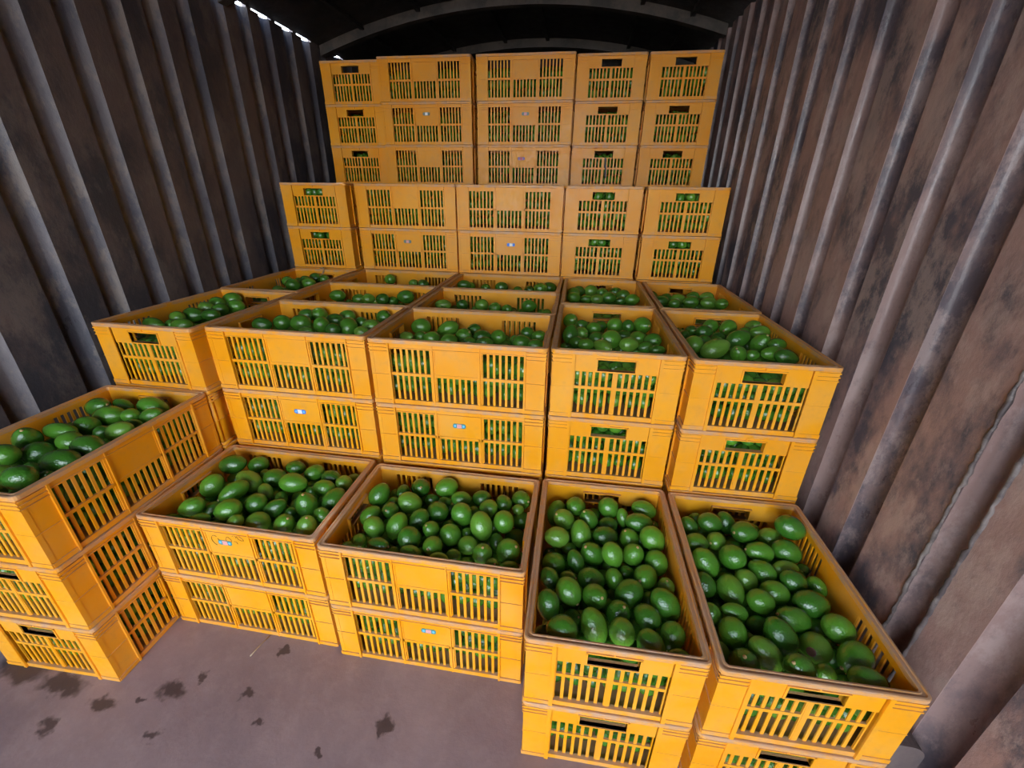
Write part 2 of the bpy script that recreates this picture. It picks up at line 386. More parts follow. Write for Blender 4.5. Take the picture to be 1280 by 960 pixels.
 ('A4',0.4605,1.1643,0.4254,0.0392,0.0327,0.642,0.628,-0.439,0,0,166),
 ('A4',0.5731,0.9107,0.3947,0.031,0.0247,-0.406,0.331,0.852,0,0,166),
 ('A4',0.6992,0.6842,0.4243,0.0283,0.0194,0.989,0.149,0.012,0,0,166),
 ('A4',0.3918,0.8594,0.4233,0.0307,0.0256,-0.61,0.549,0.572,0,0,165),
 ('B5',1.0888,1.4894,0.8995,0.0437,0.0262,-0.989,-0.149,-0.012,0,0,161),
 ('A3',-0.0071,0.8641,0.4403,0.0352,0.0234,0.954,0.001,-0.3,0,0,160),
 ('B2',-0.6606,1.4959,0.9076,0.0426,0.0355,-0.998,0.026,-0.063,0,0,159),
 ('A3',0.2714,1.1705,0.4212,0.0368,0.0328,0.759,-0.548,0.351,1,0,155),
 ('B5',1.1104,1.4396,0.9056,0.0407,0.0257,0.974,0.038,-0.224,0,0,153),
 ('A5',0.8859,1.0749,0.4245,0.0315,0.0275,-0.705,-0.654,0.274,1,0,151),
 ('A3',-0.082,1.1563,0.441,0.0374,0.0334,0.305,-0.723,0.619,1,0,150),
 ('A2',-0.4067,1.0898,0.4478,0.0378,0.0299,-0.931,-0.294,0.216,1,0,150),
 ('B4',0.6869,1.7506,0.8994,0.0438,0.0355,0.47,-0.856,0.215,1,0,150),
 ('B5',0.8366,1.5303,0.9005,0.0396,0.033,-0.24,0.914,-0.328,0,0,145),
 ('A2',-0.7435,1.1994,0.4314,0.0391,0.0323,-0.961,-0.217,-0.17,0,0,144),
 ('B2',-0.4583,1.4943,0.9051,0.0426,0.0355,-0.425,0.876,0.229,0,0,144),
 ('B3',-0.0827,1.5734,0.8944,0.045,0.031,-0.904,-0.279,-0.323,0,0,143),
 ('A3',0.2741,0.8824,0.4099,0.0313,0.0235,-0.989,-0.149,-0.012,0,0,142),
 ('B5',0.9627,1.4484,0.9047,0.037,0.027,-0.462,-0.585,0.667,1,0,142),
 ('A1',-0.9879,1.0805,0.6846,0.0384,0.0261,0.904,0.279,0.323,0,0,140),
 ('A3',-0.1408,1.0272,0.4405,0.0325,0.0281,-0.035,-0.762,0.647,1,0,138),
 ('A3',0.2728,1.1539,0.3469,0.0379,0.0316,-0.552,0.58,-0.599,0,0,138),
 ('B5',1.0192,1.7594,0.9058,0.0426,0.0322,-0.584,-0.806,-0.098,1,0,137),
 ('B3',-0.1956,1.5804,0.8944,0.041,0.0331,-0.989,-0.149,-0.012,0,0,136),
 ('A5',0.8163,1.1231,0.4315,0.0329,0.0255,-0.557,0.278,0.783,0,0,134),
 ('A1',-0.9819,0.7566,0.6664,0.0304,0.0192,0.574,-0.159,0.803,1,0,134),
 ('A3',0.017,0.968,0.4397,0.0297,0.0265,-0.323,-0.429,0.843,1,0,132),
 ('A3',0.1396,1.1414,0.4349,0.0339,0.0277,-0.989,-0.149,-0.012,0,0,131),
 ('B4',0.3976,1.5596,0.9046,0.039,0.0301,0.186,0.431,0.883,0,0,130),
 ('A3',0.0734,1.1204,0.44,0.0353,0.0261,-0.986,-0.076,0.146,0,0,129),
 ('B1',-1.1731,1.5341,0.9033,0.0431,0.0323,0.989,0.149,0.012,0,0,129),
 ('A3',0.1735,1.0903,0.4421,0.0331,0.0275,-0.887,0.285,-0.364,0,0,127),
 ('B1',-1.1901,1.7769,0.9103,0.0456,0.0355,-0.989,-0.149,-0.012,0,0,125),
 ('A2',-0.4888,1.1647,0.45,0.0364,0.0281,-0.605,-0.791,0.084,1,0,123),
 ('A2',-0.4187,1.1549,0.4441,0.0359,0.0277,-0.986,-0.076,0.146,0,0,123),
 ('B3',-0.0003,1.5015,0.8912,0.0347,0.031,0.739,-0.312,0.598,1,0,123),
 ('B3',0.2263,1.4659,0.8927,0.0351,0.0284,0.989,0.149,0.012,0,0,122),
 ('A2',-0.7064,0.8851,0.4458,0.0368,0.0198,0.961,0.217,0.17,0,0,120),
 ('B4',0.6074,1.4905,0.9006,0.0353,0.027,0.989,0.149,0.012,0,0,120),
 ('B4',0.5142,1.4572,0.8996,0.041,0.0226,0.686,-0.728,0.02,1,0,120),
 ('A3',0.2175,1.1267,0.4379,0.0328,0.0273,-0.558,0.816,0.15,0,0,119),
 ('B1',-1.0864,1.3867,0.9074,0.0424,0.0259,-0.989,-0.149,-0.012,0,0,119),
 ('A3',0.2303,0.8602,0.4421,0.0279,0.0203,0.372,-0.509,0.776,1,0,116),
 ('A2',-0.5817,1.1925,0.4409,0.0371,0.027,-0.991,-0.113,0.067,0,0,116),
 ('B2',-0.742,1.4952,0.9062,0.0373,0.0311,-0.993,0.088,-0.08,0,0,116),
 ('B3',0.0697,1.5072,0.8909,0.0362,0.0277,0.989,0.149,0.012,0,0,115),
 ('B5',1.1139,1.693,0.9127,0.0386,0.0272,-0.989,-0.149,-0.012,0,0,115),
 ('A2',-0.3393,0.9641,0.4473,0.0303,0.0231,0.892,-0.075,-0.445,0,0,111),
 ('A3',0.0765,0.8559,0.4436,0.0282,0.0192,0.989,0.149,0.012,0,0,109),
 ('B2',-0.7956,1.451,0.9074,0.0389,0.0267,0.989,0.149,0.012,0,0,109),
 ('B1',-1.1995,1.3768,0.9085,0.0402,0.0251,0.986,0.076,-0.146,0,0,108),
 ('A3',0.1101,0.8852,0.4285,0.0263,0.022,-0.837,0.303,-0.456,0,0,107),
 ('B4',0.5784,1.7471,0.8945,0.0388,0.0323,0.545,0.812,-0.207,0,0,107),
 ('B2',-0.5593,1.4752,0.9099,0.0365,0.0304,-0.377,0.362,-0.853,0,0,107),
 ('A3',-0.1781,0.8897,0.4352,0.0269,0.0215,0.531,-0.841,0.107,1,0,106),
 ('A1',-1.0582,1.0703,0.6835,0.0307,0.0246,-0.989,-0.149,-0.012,0,0,106),
 ('B4',0.6973,1.5506,0.9015,0.0335,0.0279,-0.9,0.394,-0.185,0,0,106),
 ('B2',-0.3693,1.5048,0.9074,0.0359,0.0276,-0.989,-0.149,-0.012,0,0,106),
 ('A4',0.6131,1.1415,0.4176,0.0329,0.0211,-0.243,0.375,0.895,0,0,105),
 ('A1',-1.1752,1.1473,0.6751,0.0386,0.0209,0.954,0.001,-0.3,0,0,103),
 ('B4',0.6479,1.5963,0.8918,0.0338,0.0282,-0.718,0.648,-0.254,0,0,102),
 ('B2',-0.5507,1.5581,0.9074,0.0375,0.0277,-0.989,-0.149,-0.012,0,0,102),
 ('A5',0.9577,0.7079,0.3614,0.04,0.0226,-0.974,-0.038,0.224,0,1,101),
 ('A2',-0.3587,1.1359,0.4422,0.0328,0.0273,0.156,0.798,-0.582,0,0,101),
 ('B5',0.9059,1.6682,0.9092,0.034,0.0275,0.989,0.149,0.012,0,0,101),
 ('B1',-1.0894,1.5316,0.9079,0.0404,0.027,-0.989,-0.149,-0.012,0,0,101),
 ('A2',-0.5857,0.8905,0.4505,0.0271,0.0226,-0.907,-0.111,-0.407,0,0,100),
 ('B1',-1.0972,1.6831,0.9073,0.0406,0.0302,-0.989,-0.149,-0.012,0,0,98),
 ('C2',-0.4299,2.0174,0.9064,0.0441,0.0341,-0.989,-0.149,-0.012,0,0,97),
 ('B5',0.9631,1.7905,0.899,0.0348,0.029,0.921,0.385,-0.061,0,0,96),
 ('B3',-0.2033,1.4443,0.8944,0.0381,0.0212,0.799,-0.557,0.227,1,0,94),
 ('B4',0.3941,1.7677,0.8994,0.0354,0.0295,0.523,-0.745,0.414,1,0,94),
 ('B5',1.1228,1.7892,0.9066,0.0365,0.0261,0.441,-0.721,0.535,1,0,94),
 ('B5',1.1222,1.5502,0.912,0.0321,0.023,0.989,0.149,0.012,0,0,94),
 ('B4',0.4397,1.6031,0.8968,0.0312,0.0267,0.608,-0.747,0.27,1,0,92),
 ('B3',-0.0369,1.4348,0.8944,0.0322,0.0234,0.989,0.149,0.012,0,0,91),
 ('B1',-1.1229,1.6217,0.9073,0.0367,0.0293,-0.989,-0.149,-0.012,0,0,91),
 ('B3',0.1338,1.4911,0.9,0.0319,0.0266,-0.792,0.565,-0.231,0,0,90),
 ('B2',-0.6541,1.6222,0.9095,0.0361,0.0301,0.39,0.895,-0.217,0,0,90),
 ('B3',-0.1108,1.4534,0.8944,0.0317,0.0238,-0.989,-0.149,-0.012,0,0,88),
 ('B2',-0.5328,1.6252,0.9073,0.0358,0.0268,-0.989,-0.149,-0.012,0,0,88),
 ('B2',-0.3715,1.6257,0.9128,0.0339,0.0283,-0.943,0.306,-0.133,0,0,86),
 ('A5',1.0582,0.7292,0.3274,0.036,0.0205,-0.991,-0.113,0.067,0,1,85),
 ('B3',0.0943,1.4349,0.8946,0.0334,0.0206,0.989,0.149,0.012,0,0,85),
 ('C5',0.9891,2.255,0.8909,0.0421,0.0311,-0.989,-0.149,-0.012,0,0,84),
 ('C5',1.0717,2.2458,0.8929,0.0417,0.0308,-0.989,-0.149,-0.012,0,0,84),
 ('B3',0.28,1.4391,0.8949,0.0304,0.0213,0.989,0.149,0.012,0,0,82),
 ('B2',-0.4932,1.44,0.9081,0.0297,0.0243,-0.989,-0.149,-0.012,0,0,81),
 ('B1',-1.1905,1.4732,0.9077,0.0316,0.0264,-0.989,-0.149,-0.012,0,0,81),
 ('C5',0.8294,2.2057,0.8993,0.0421,0.0292,-0.989,-0.149,-0.012,0,0,79),
 ('C2',-0.7741,1.9829,0.9043,0.0414,0.03,-0.989,-0.149,-0.012,0,0,79),
 ('B4',0.4877,1.6722,0.8994,0.0306,0.0255,-0.98,0.169,-0.107,0,0,78),
 ('B4',0.4208,1.4977,0.8948,0.0276,0.023,-0.98,0.163,-0.116,0,0,78),
 ('B4',0.4552,1.4622,0.901,0.0299,0.0208,-0.989,-0.149,-0.012,0,0,78),
 ('B1',-1.205,1.6387,0.9073,0.0343,0.0275,0.989,0.149,0.012,0,0,78),
 ('B1',-1.2135,1.7125,0.9097,0.0359,0.0287,0.989,0.149,0.012,0,0,78),
 ('C3',0.197,1.9615,0.9043,0.0363,0.0291,0.989,0.149,0.012,0,0,78),
 ('B3',0.2805,1.5444,0.8944,0.0296,0.0226,-0.989,-0.149,-0.012,0,0,75),
 ('C5',0.9355,2.2994,0.8923,0.041,0.0297,0.989,0.149,0.012,0,0,75),
 ('B2',-0.373,1.432,0.9074,0.0292,0.0223,0.989,0.149,0.012,0,0,75),
 ('A4',0.3952,1.1527,0.3985,0.0448,0.032,-0.27,-0.433,-0.86,0,1,74),
 ('C1',-1.1486,2.1775,0.9042,0.0413,0.0341,-0.989,-0.149,-0.012,0,0,74),
 ('B2',-0.438,1.5565,0.9035,0.0306,0.0255,-0.898,0.407,-0.166,0,0,73),
 ('C3',-0.2017,1.9045,0.9043,0.0394,0.0254,0.989,0.149,0.012,0,0,73),
 ('A5',0.9322,0.8343,0.3802,0.0306,0.0248,-0.989,-0.149,-0.012,0,1,71),
 ('C4',0.5776,2.2267,0.9009,0.0389,0.0299,-0.989,-0.149,-0.012,0,0,71),
 ('B4',0.6265,1.7146,0.9009,0.0294,0.0245,0.267,-0.174,-0.948,0,0,70),
 ('C4',0.4914,2.3875,0.8973,0.0398,0.0331,0.942,0.334,-0.029,0,0,70),
 ('C4',0.654,2.2994,0.8992,0.0382,0.0318,-0.997,0.056,-0.058,0,0,70),
 ('B5',0.8686,1.7105,0.8985,0.0292,0.0227,0.202,-0.898,0.39,1,0,70),
 ('B4',0.7008,1.4506,0.8995,0.0281,0.0187,0.989,0.149,0.012,0,0,69),
 ('D3',0.2597,2.4106,0.9008,0.0418,0.0317,0.989,0.149,0.012,0,0,69),
 ('B3',0.0207,1.5838,0.8944,0.0283,0.0236,-0.995,0.065,-0.077,0,0,68),
 ('B3',0.2343,1.5788,0.8944,0.0278,0.0231,0.932,0.357,-0.056,0,0,68),
 ('B4',0.4406,1.7045,0.8991,0.0293,0.0237,0.989,0.149,0.012,0,0,68),
 ('C4',0.6939,2.214,0.8997,0.0384,0.0283,0.989,0.149,0.012,0,0,68),
 ('C5',1.0839,2.3371,0.9002,0.0371,0.0304,-0.989,-0.149,-0.012,0,0,67),
 ('C3',-0.0242,1.9342,0.9043,0.0334,0.0273,-0.989,-0.149,-0.012,0,0,67),
 ('A5',1.0201,0.6991,0.4178,0.0266,0.0222,0.564,0.013,-0.825,0,1,66),
 ('A5',1.0827,0.7147,0.3684,0.0285,0.0238,0.003,0.514,-0.858,0,1,66),
 ('A5',1.1272,0.9635,0.4016,0.0331,0.0244,0.557,-0.278,-0.783,0,1,63),
 ('D3',0.2154,2.3534,0.9063,0.0393,0.03,0.989,0.149,0.012,0,0,62),
 ('A3',-0.2021,1.0113,0.4256,0.0378,0.0291,0.711,0.375,0.595,0,1,60),
 ('C4',0.3978,2.3075,0.8993,0.0375,0.0312,-0.744,0.646,-0.171,0,0,60),
 ('A4',0.7095,0.8911,0.4108,0.0314,0.0244,-0.103,-0.239,0.966,1,1,59),
 ('A5',1.0652,1.0152,0.407,0.0383,0.0219,0.989,0.149,0.012,0,1,59),
 ('A1',-1.1024,0.7404,0.677,0.0312,0.026,0.492,0.733,-0.47,0,1,59),
 ('C4',0.3991,2.2044,0.8997,0.0359,0.0269,0.989,0.149,0.012,0,0,59),
 ('C5',1.0218,2.3662,0.895,0.0353,0.0285,-0.989,-0.149,-0.012,0,0,59),
 ('C2',-0.5283,1.965,0.9024,0.0334,0.0265,-0.989,-0.149,-0.012,0,0,59),
 ('C1',-1.0924,2.2434,0.9042,0.0403,0.0293,0.989,0.149,0.012,0,0,59),
 ('C3',-0.1148,1.9234,0.9043,0.0306,0.0255,-0.996,0.067,-0.065,0,0,57),
 ('A4',0.474,0.726,0.3697,0.026,0.0214,-0.989,-0.149,-0.012,0,1,56),
 ('C2',-0.5894,1.9411,0.905,0.0317,0.0264,0.898,0.436,-0.058,0,0,56),
 ('D3',-0.2055,2.3168,0.9164,0.0395,0.0273,0.989,0.149,0.012,0,0,56),
 ('D3',-0.0015,2.3544,0.9042,0.0375,0.0288,0.989,0.149,0.012,0,0,56),
 ('A1',-1.0231,0.713,0.6388,0.0335,0.0187,-0.961,-0.217,-0.17,0,1,54),
 ('C5',1.1185,2.199,0.9012,0.0322,0.0268,-0.85,0.502,-0.161,0,0,54),
 ('A4',0.4576,0.7723,0.3924,0.0259,0.0227,0.591,-0.43,0.683,1,1,53),
 ('C4',0.6215,2.3763,0.8992,0.0367,0.0266,-0.989,-0.149,-0.012,0,0,53),
 ('C5',0.8901,2.1664,0.8993,0.0305,0.0254,-0.989,-0.149,-0.012,0,0,52),
 ('C3',0.0448,1.9,0.9043,0.0285,0.0238,-0.989,-0.149,-0.012,0,0,52),
 ('A4',0.5998,0.7092,0.3718,0.0272,0.0187,-0.989,-0.149,-0.012,0,1,51),
 ('C4',0.4226,2.3639,0.8993,0.0344,0.0286,-0.92,0.373,-0.119,0,0,51),
 ('C1',-1.1422,2.3881,0.9042,0.0372,0.031,-0.997,0.066,-0.051,0,0,51),
 ('A4',0.5658,1.1209,0.4,0.033,0.0268,-0.989,-0.149,-0.012,0,1,49),
 ('C4',0.5512,2.3474,0.8992,0.0339,0.0282,0.697,0.707,-0.121,0,0,49),
 ('C5',0.8184,2.4067,0.8789,0.0343,0.0286,-0.732,0.657,-0.179,0,0,49),
 ('D2',-0.6936,2.4402,0.9042,0.0367,0.0305,-0.971,0.223,-0.08,0,0,49),
 ('A5',1.1287,1.1282,0.373,0.0324,0.0229,0.406,-0.331,-0.852,0,1,48),
 ('C4',0.5174,2.1919,0.8994,0.0325,0.0236,-0.989,-0.149,-0.012,0,0,48),
 ('C5',0.8816,2.339,0.8864,0.0319,0.0266,-0.785,0.596,-0.172,0,0,48),
 ('A4',0.6122,0.9463,0.3833,0.0282,0.0235,0.848,0.425,-0.317,0,1,46),
 ('A2',-0.7404,0.965,0.4133,0.0322,0.0263,-0.711,-0.375,-0.595,0,1,46),
 ('A1',-1.211,0.933,0.6373,0.0303,0.0252,-0.98,0.101,-0.169,0,1,46),
 ('A5',1.0369,1.1866,0.3839,0.0329,0.0247,-0.804,0.148,0.576,0,1,45),
 ('A3',0.2182,0.9938,0.3932,0.0297,0.023,0.243,-0.375,-0.895,0,1,43),
 ('D2',-0.4534,2.3453,0.9042,0.0335,0.0258,0.989,0.149,0.012,0,0,43),
 ('C1',-1.1475,2.303,0.905,0.0339,0.0282,0.607,0.785,-0.122,0,0,43),
 ('C1',-1.0712,2.363,0.9042,0.0344,0.0287,-0.942,0.322,-0.096,0,0,43),
 ('A4',0.3857,0.9923,0.3687,0.0281,0.0225,-0.13,-0.296,0.946,1,1,42),
 ('A4',0.4413,0.8786,0.4066,0.0266,0.0213,0.83,-0.234,0.507,1,1,42),
 ('A4',0.3885,0.7185,0.392,0.0233,0.0187,0.989,0.149,0.012,0,1,42),
 ('A2',-0.3542,0.9676,0.3976,0.031,0.0258,-0.89,0.262,-0.373,0,1,42),
 ('A5',0.9688,1.0634,0.3792,0.03,0.0206,-0.434,-0.825,0.362,1,1,41),
 ('A5',1.0936,0.8669,0.3652,0.0229,0.0191,0.989,0.149,0.012,0,1,41),
 ('A4',0.5545,0.7237,0.3685,0.0225,0.0187,-0.789,0.256,-0.558,0,1,40),
 ('A2',-0.3559,1.1946,0.4051,0.0354,0.0295,0.149,0.8,-0.581,0,1,39),
 ('B5',0.9609,1.6623,0.8704,0.0351,0.0257,-0.804,0.148,0.576,0,1,39),
 ('A2',-0.6056,1.0545,0.4343,0.0341,0.0233,0.767,-0.521,-0.375,1,1,38),
 ('A2',-0.5491,1.0519,0.4158,0.0335,0.0229,0.677,-0.712,0.188,1,1,38),
 ('C1',-1.1428,2.045,0.9042,0.0286,0.0238,0.662,0.739,-0.124,0,0,38),
 ('A5',0.8197,0.7956,0.3572,0.0277,0.023,-0.179,0.546,-0.819,0,1,37),
 ('A5',0.9486,1.1035,0.3855,0.0292,0.0195,0.989,0.149,0.012,0,1,35),
 ('A3',-0.1462,1.1481,0.421,0.0298,0.0251,0.035,-0.982,0.187,1,1,35),
 ('A4',0.6657,0.8666,0.3854,0.0243,0.0203,0.541,0.582,-0.607,0,1,34),
 ('A3',0.28,1.0004,0.3332,0.0272,0.0227,-0.822,0.319,-0.472,0,1,33),
 ('A1',-1.0705,0.7822,0.6672,0.0264,0.0187,0.989,0.149,0.012,0,1,33),
 ('D2',-0.5152,2.3578,0.9042,0.0286,0.0234,-0.989,-0.149,-0.012,0,0,33),
 ('B4',0.4957,1.5893,0.8832,0.0337,0.0281,-0.411,0.859,-0.304,0,1,32),
 ('A4',0.5196,1.1822,0.3812,0.0281,0.0234,-0.652,0.523,-0.549,0,1,31),
 ('A4',0.444,1.0328,0.3649,0.0251,0.0193,-0.989,-0.149,-0.012,0,1,31),
 ('A2',-0.8111,1.1485,0.3937,0.0312,0.026,-0.869,0.342,-0.358,0,1,31),
 ('A1',-1.0587,0.972,0.676,0.0257,0.0214,0.989,0.149,0.012,0,1,31),
 ('B2',-0.722,1.6301,0.9015,0.036,0.027,-0.989,-0.149,-0.012,0,1,31),
 ('A1',-1.0489,0.6887,0.6614,0.0225,0.0187,-0.489,0.654,-0.577,0,1,30),
 ('A3',-0.0374,1.1384,0.4072,0.0276,0.0215,0.989,0.149,0.012,0,1,29),
 ('A3',0.0523,1.0358,0.3962,0.0255,0.0199,-0.989,-0.149,-0.012,0,1,29),
 ('B4',0.6684,1.5064,0.888,0.0286,0.0225,-0.989,-0.149,-0.012,0,1,29),
 ('A5',1.132,1.0477,0.3783,0.0225,0.0187,0.93,0.319,-0.183,0,1,28),
 ('A5',0.8513,0.8949,0.3636,0.0225,0.0187,0.708,0.508,-0.49,0,1,28),
 ('A1',-1.0095,1.0315,0.6761,0.0296,0.0187,-0.989,-0.149,-0.012,0,1,28),
 ('B5',0.8881,1.5861,0.8985,0.0282,0.0235,0.989,0.149,0.012,0,1,28),
 ('B1',-1.2386,1.7846,0.8571,0.0362,0.0302,0.989,0.149,0.012,0,1,28),
 ('B3',0.0343,1.445,0.8876,0.0308,0.0205,0.989,0.149,0.012,0,1,27),
 ('B3',0.1484,1.5253,0.8634,0.0309,0.0206,-0.989,-0.149,-0.012,0,1,27),
 ('B4',0.6036,1.6358,0.8867,0.0308,0.022,-0.989,-0.149,-0.012,0,1,27),
 ('B2',-0.6144,1.4544,0.8901,0.032,0.0213,-0.989,-0.149,-0.012,0,1,27),
 ('A4',0.7097,1.147,0.3939,0.0247,0.0206,-0.642,0.516,-0.566,0,1,26),
 ('A2',-0.8246,0.9023,0.4173,0.0313,0.0187,0.989,0.149,0.012,0,1,25),
 ('B5',0.9757,1.7089,0.879,0.029,0.0218,0.989,0.149,0.012,0,1,25),
 ('A3',-0.2152,0.8839,0.4115,0.0238,0.0187,-0.986,-0.076,0.146,0,1,23),
 ('A3',-0.0641,0.872,0.4262,0.021,0.0187,0.059,-0.034,0.998,1,1,23),
 ('B3',-0.1629,1.4791,0.8884,0.0266,0.0213,-0.989,-0.149,-0.012,0,1,23),
 ('B5',1.0787,1.7319,0.8982,0.0276,0.0226,0.989,0.149,0.012,0,1,23),
 ('B5',1.0151,1.4655,0.8975,0.0238,0.0195,0.989,0.149,0.012,0,1,23),
 ('A3',0.0153,1.1159,0.4238,0.0243,0.0187,0.989,0.149,0.012,0,1,22),
 ('A3',0.1466,0.8953,0.3991,0.0225,0.0187,0.535,0.624,-0.569,0,1,22),
 ('A2',-0.6757,0.9047,0.4085,0.0266,0.0187,0.989,0.149,0.012,0,1,22),
 ('C2',-0.6494,1.9588,0.8982,0.0347,0.0264,-0.989,-0.149,-0.012,0,1,22),
 ('A5',0.8497,1.1831,0.4147,0.0227,0.0189,-0.673,0.503,-0.542,0,1,21),
 ('A5',0.895,1.004,0.3722,0.0225,0.0187,-0.161,0.649,-0.743,0,1,21),
 ('B3',0.1956,1.5205,0.8817,0.0251,0.0209,0.683,0.705,-0.191,0,1,21),
 ('B4',0.5202,1.7618,0.885,0.0283,0.0213,0.989,0.149,0.012,0,1,21),
 ('B1',-1.1672,1.4183,0.8967,0.027,0.0225,-0.956,0.264,-0.13,0,1,21),
 ('A5',0.8685,1.1504,0.3913,0.0225,0.0187,0.722,0.557,-0.41,0,1,19),
 ('A3',0.1223,0.9993,0.4116,0.0225,0.0187,-0.581,0.546,-0.604,0,1,19),
 ('C1',-1.2525,2.2844,0.8986,0.0379,0.0316,-0.933,0.344,-0.102,0,1,19),
 ('A2',-0.4675,1.0999,0.4186,0.0225,0.0187,-0.856,0.347,-0.383,0,1,18),
 ('A3',0.1233,1.0896,0.4213,0.0225,0.0187,-0.577,0.578,-0.577,0,1,17),
 ('A2',-0.4726,0.9917,0.4176,0.0225,0.0187,-0.783,0.413,-0.466,0,1,17),
 ('A2',-0.4935,1.1447,0.4054,0.0229,0.0191,-0.771,0.456,-0.445,0,1,17),
 ('B4',0.3841,1.5705,0.8519,0.0225,0.0187,-0.744,0.617,-0.258,0,1,17),
 ('C3',0.0996,1.9045,0.8983,0.0282,0.0235,-0.859,0.484,-0.166,0,1,17),
 ('A3',0.2693,1.1134,0.4283,0.0225,0.0187,0.665,0.612,-0.428,0,1,16),
 ('C4',0.4679,2.2215,0.8906,0.0354,0.0207,0.989,0.149,0.012,0,1,16),
 ('C2',-0.4957,2.0108,0.8834,0.0288,0.024,0.696,0.706,-0.132,0,1,16),
 ('C4',0.6399,2.2458,0.8836,0.0292,0.0233,-0.989,-0.149,-0.012,0,1,15),
 ('B5',0.8308,1.6514,0.8985,0.0235,0.0196,-0.248,0.919,-0.306,0,1,15),
 ('A3',-0.1621,1.1035,0.4113,0.0225,0.0187,-0.685,0.516,-0.515,0,1,14),
 ('A2',-0.6868,1.1562,0.4256,0.0225,0.0187,-0.839,0.387,-0.382,0,1,14),
 ('D3',0.0961,2.3098,0.8983,0.0301,0.0251,0.629,0.766,-0.133,0,1,14),
 ('D3',-0.0904,2.3373,0.8983,0.0307,0.0256,-0.836,0.53,-0.144,0,1,14),
 ('D3',0.1508,2.3683,0.8921,0.0303,0.0253,-0.808,0.569,-0.153,0,1,14),
 ('D3',-0.184,2.3711,0.8981,0.0313,0.0261,0.589,0.797,-0.134,0,1,14),
 ('C1',-1.2093,2.326,0.8911,0.0312,0.026,-0.958,0.272,-0.09,0,1,13),
]

L, W, H = 0.600, 0.4108, 0.2372
XL, XR = -1.570, 1.252                      # faces of the left and right wall sheets
Y0, Y1 = -2.30, 5.0                         # open end and closed end of the truck body

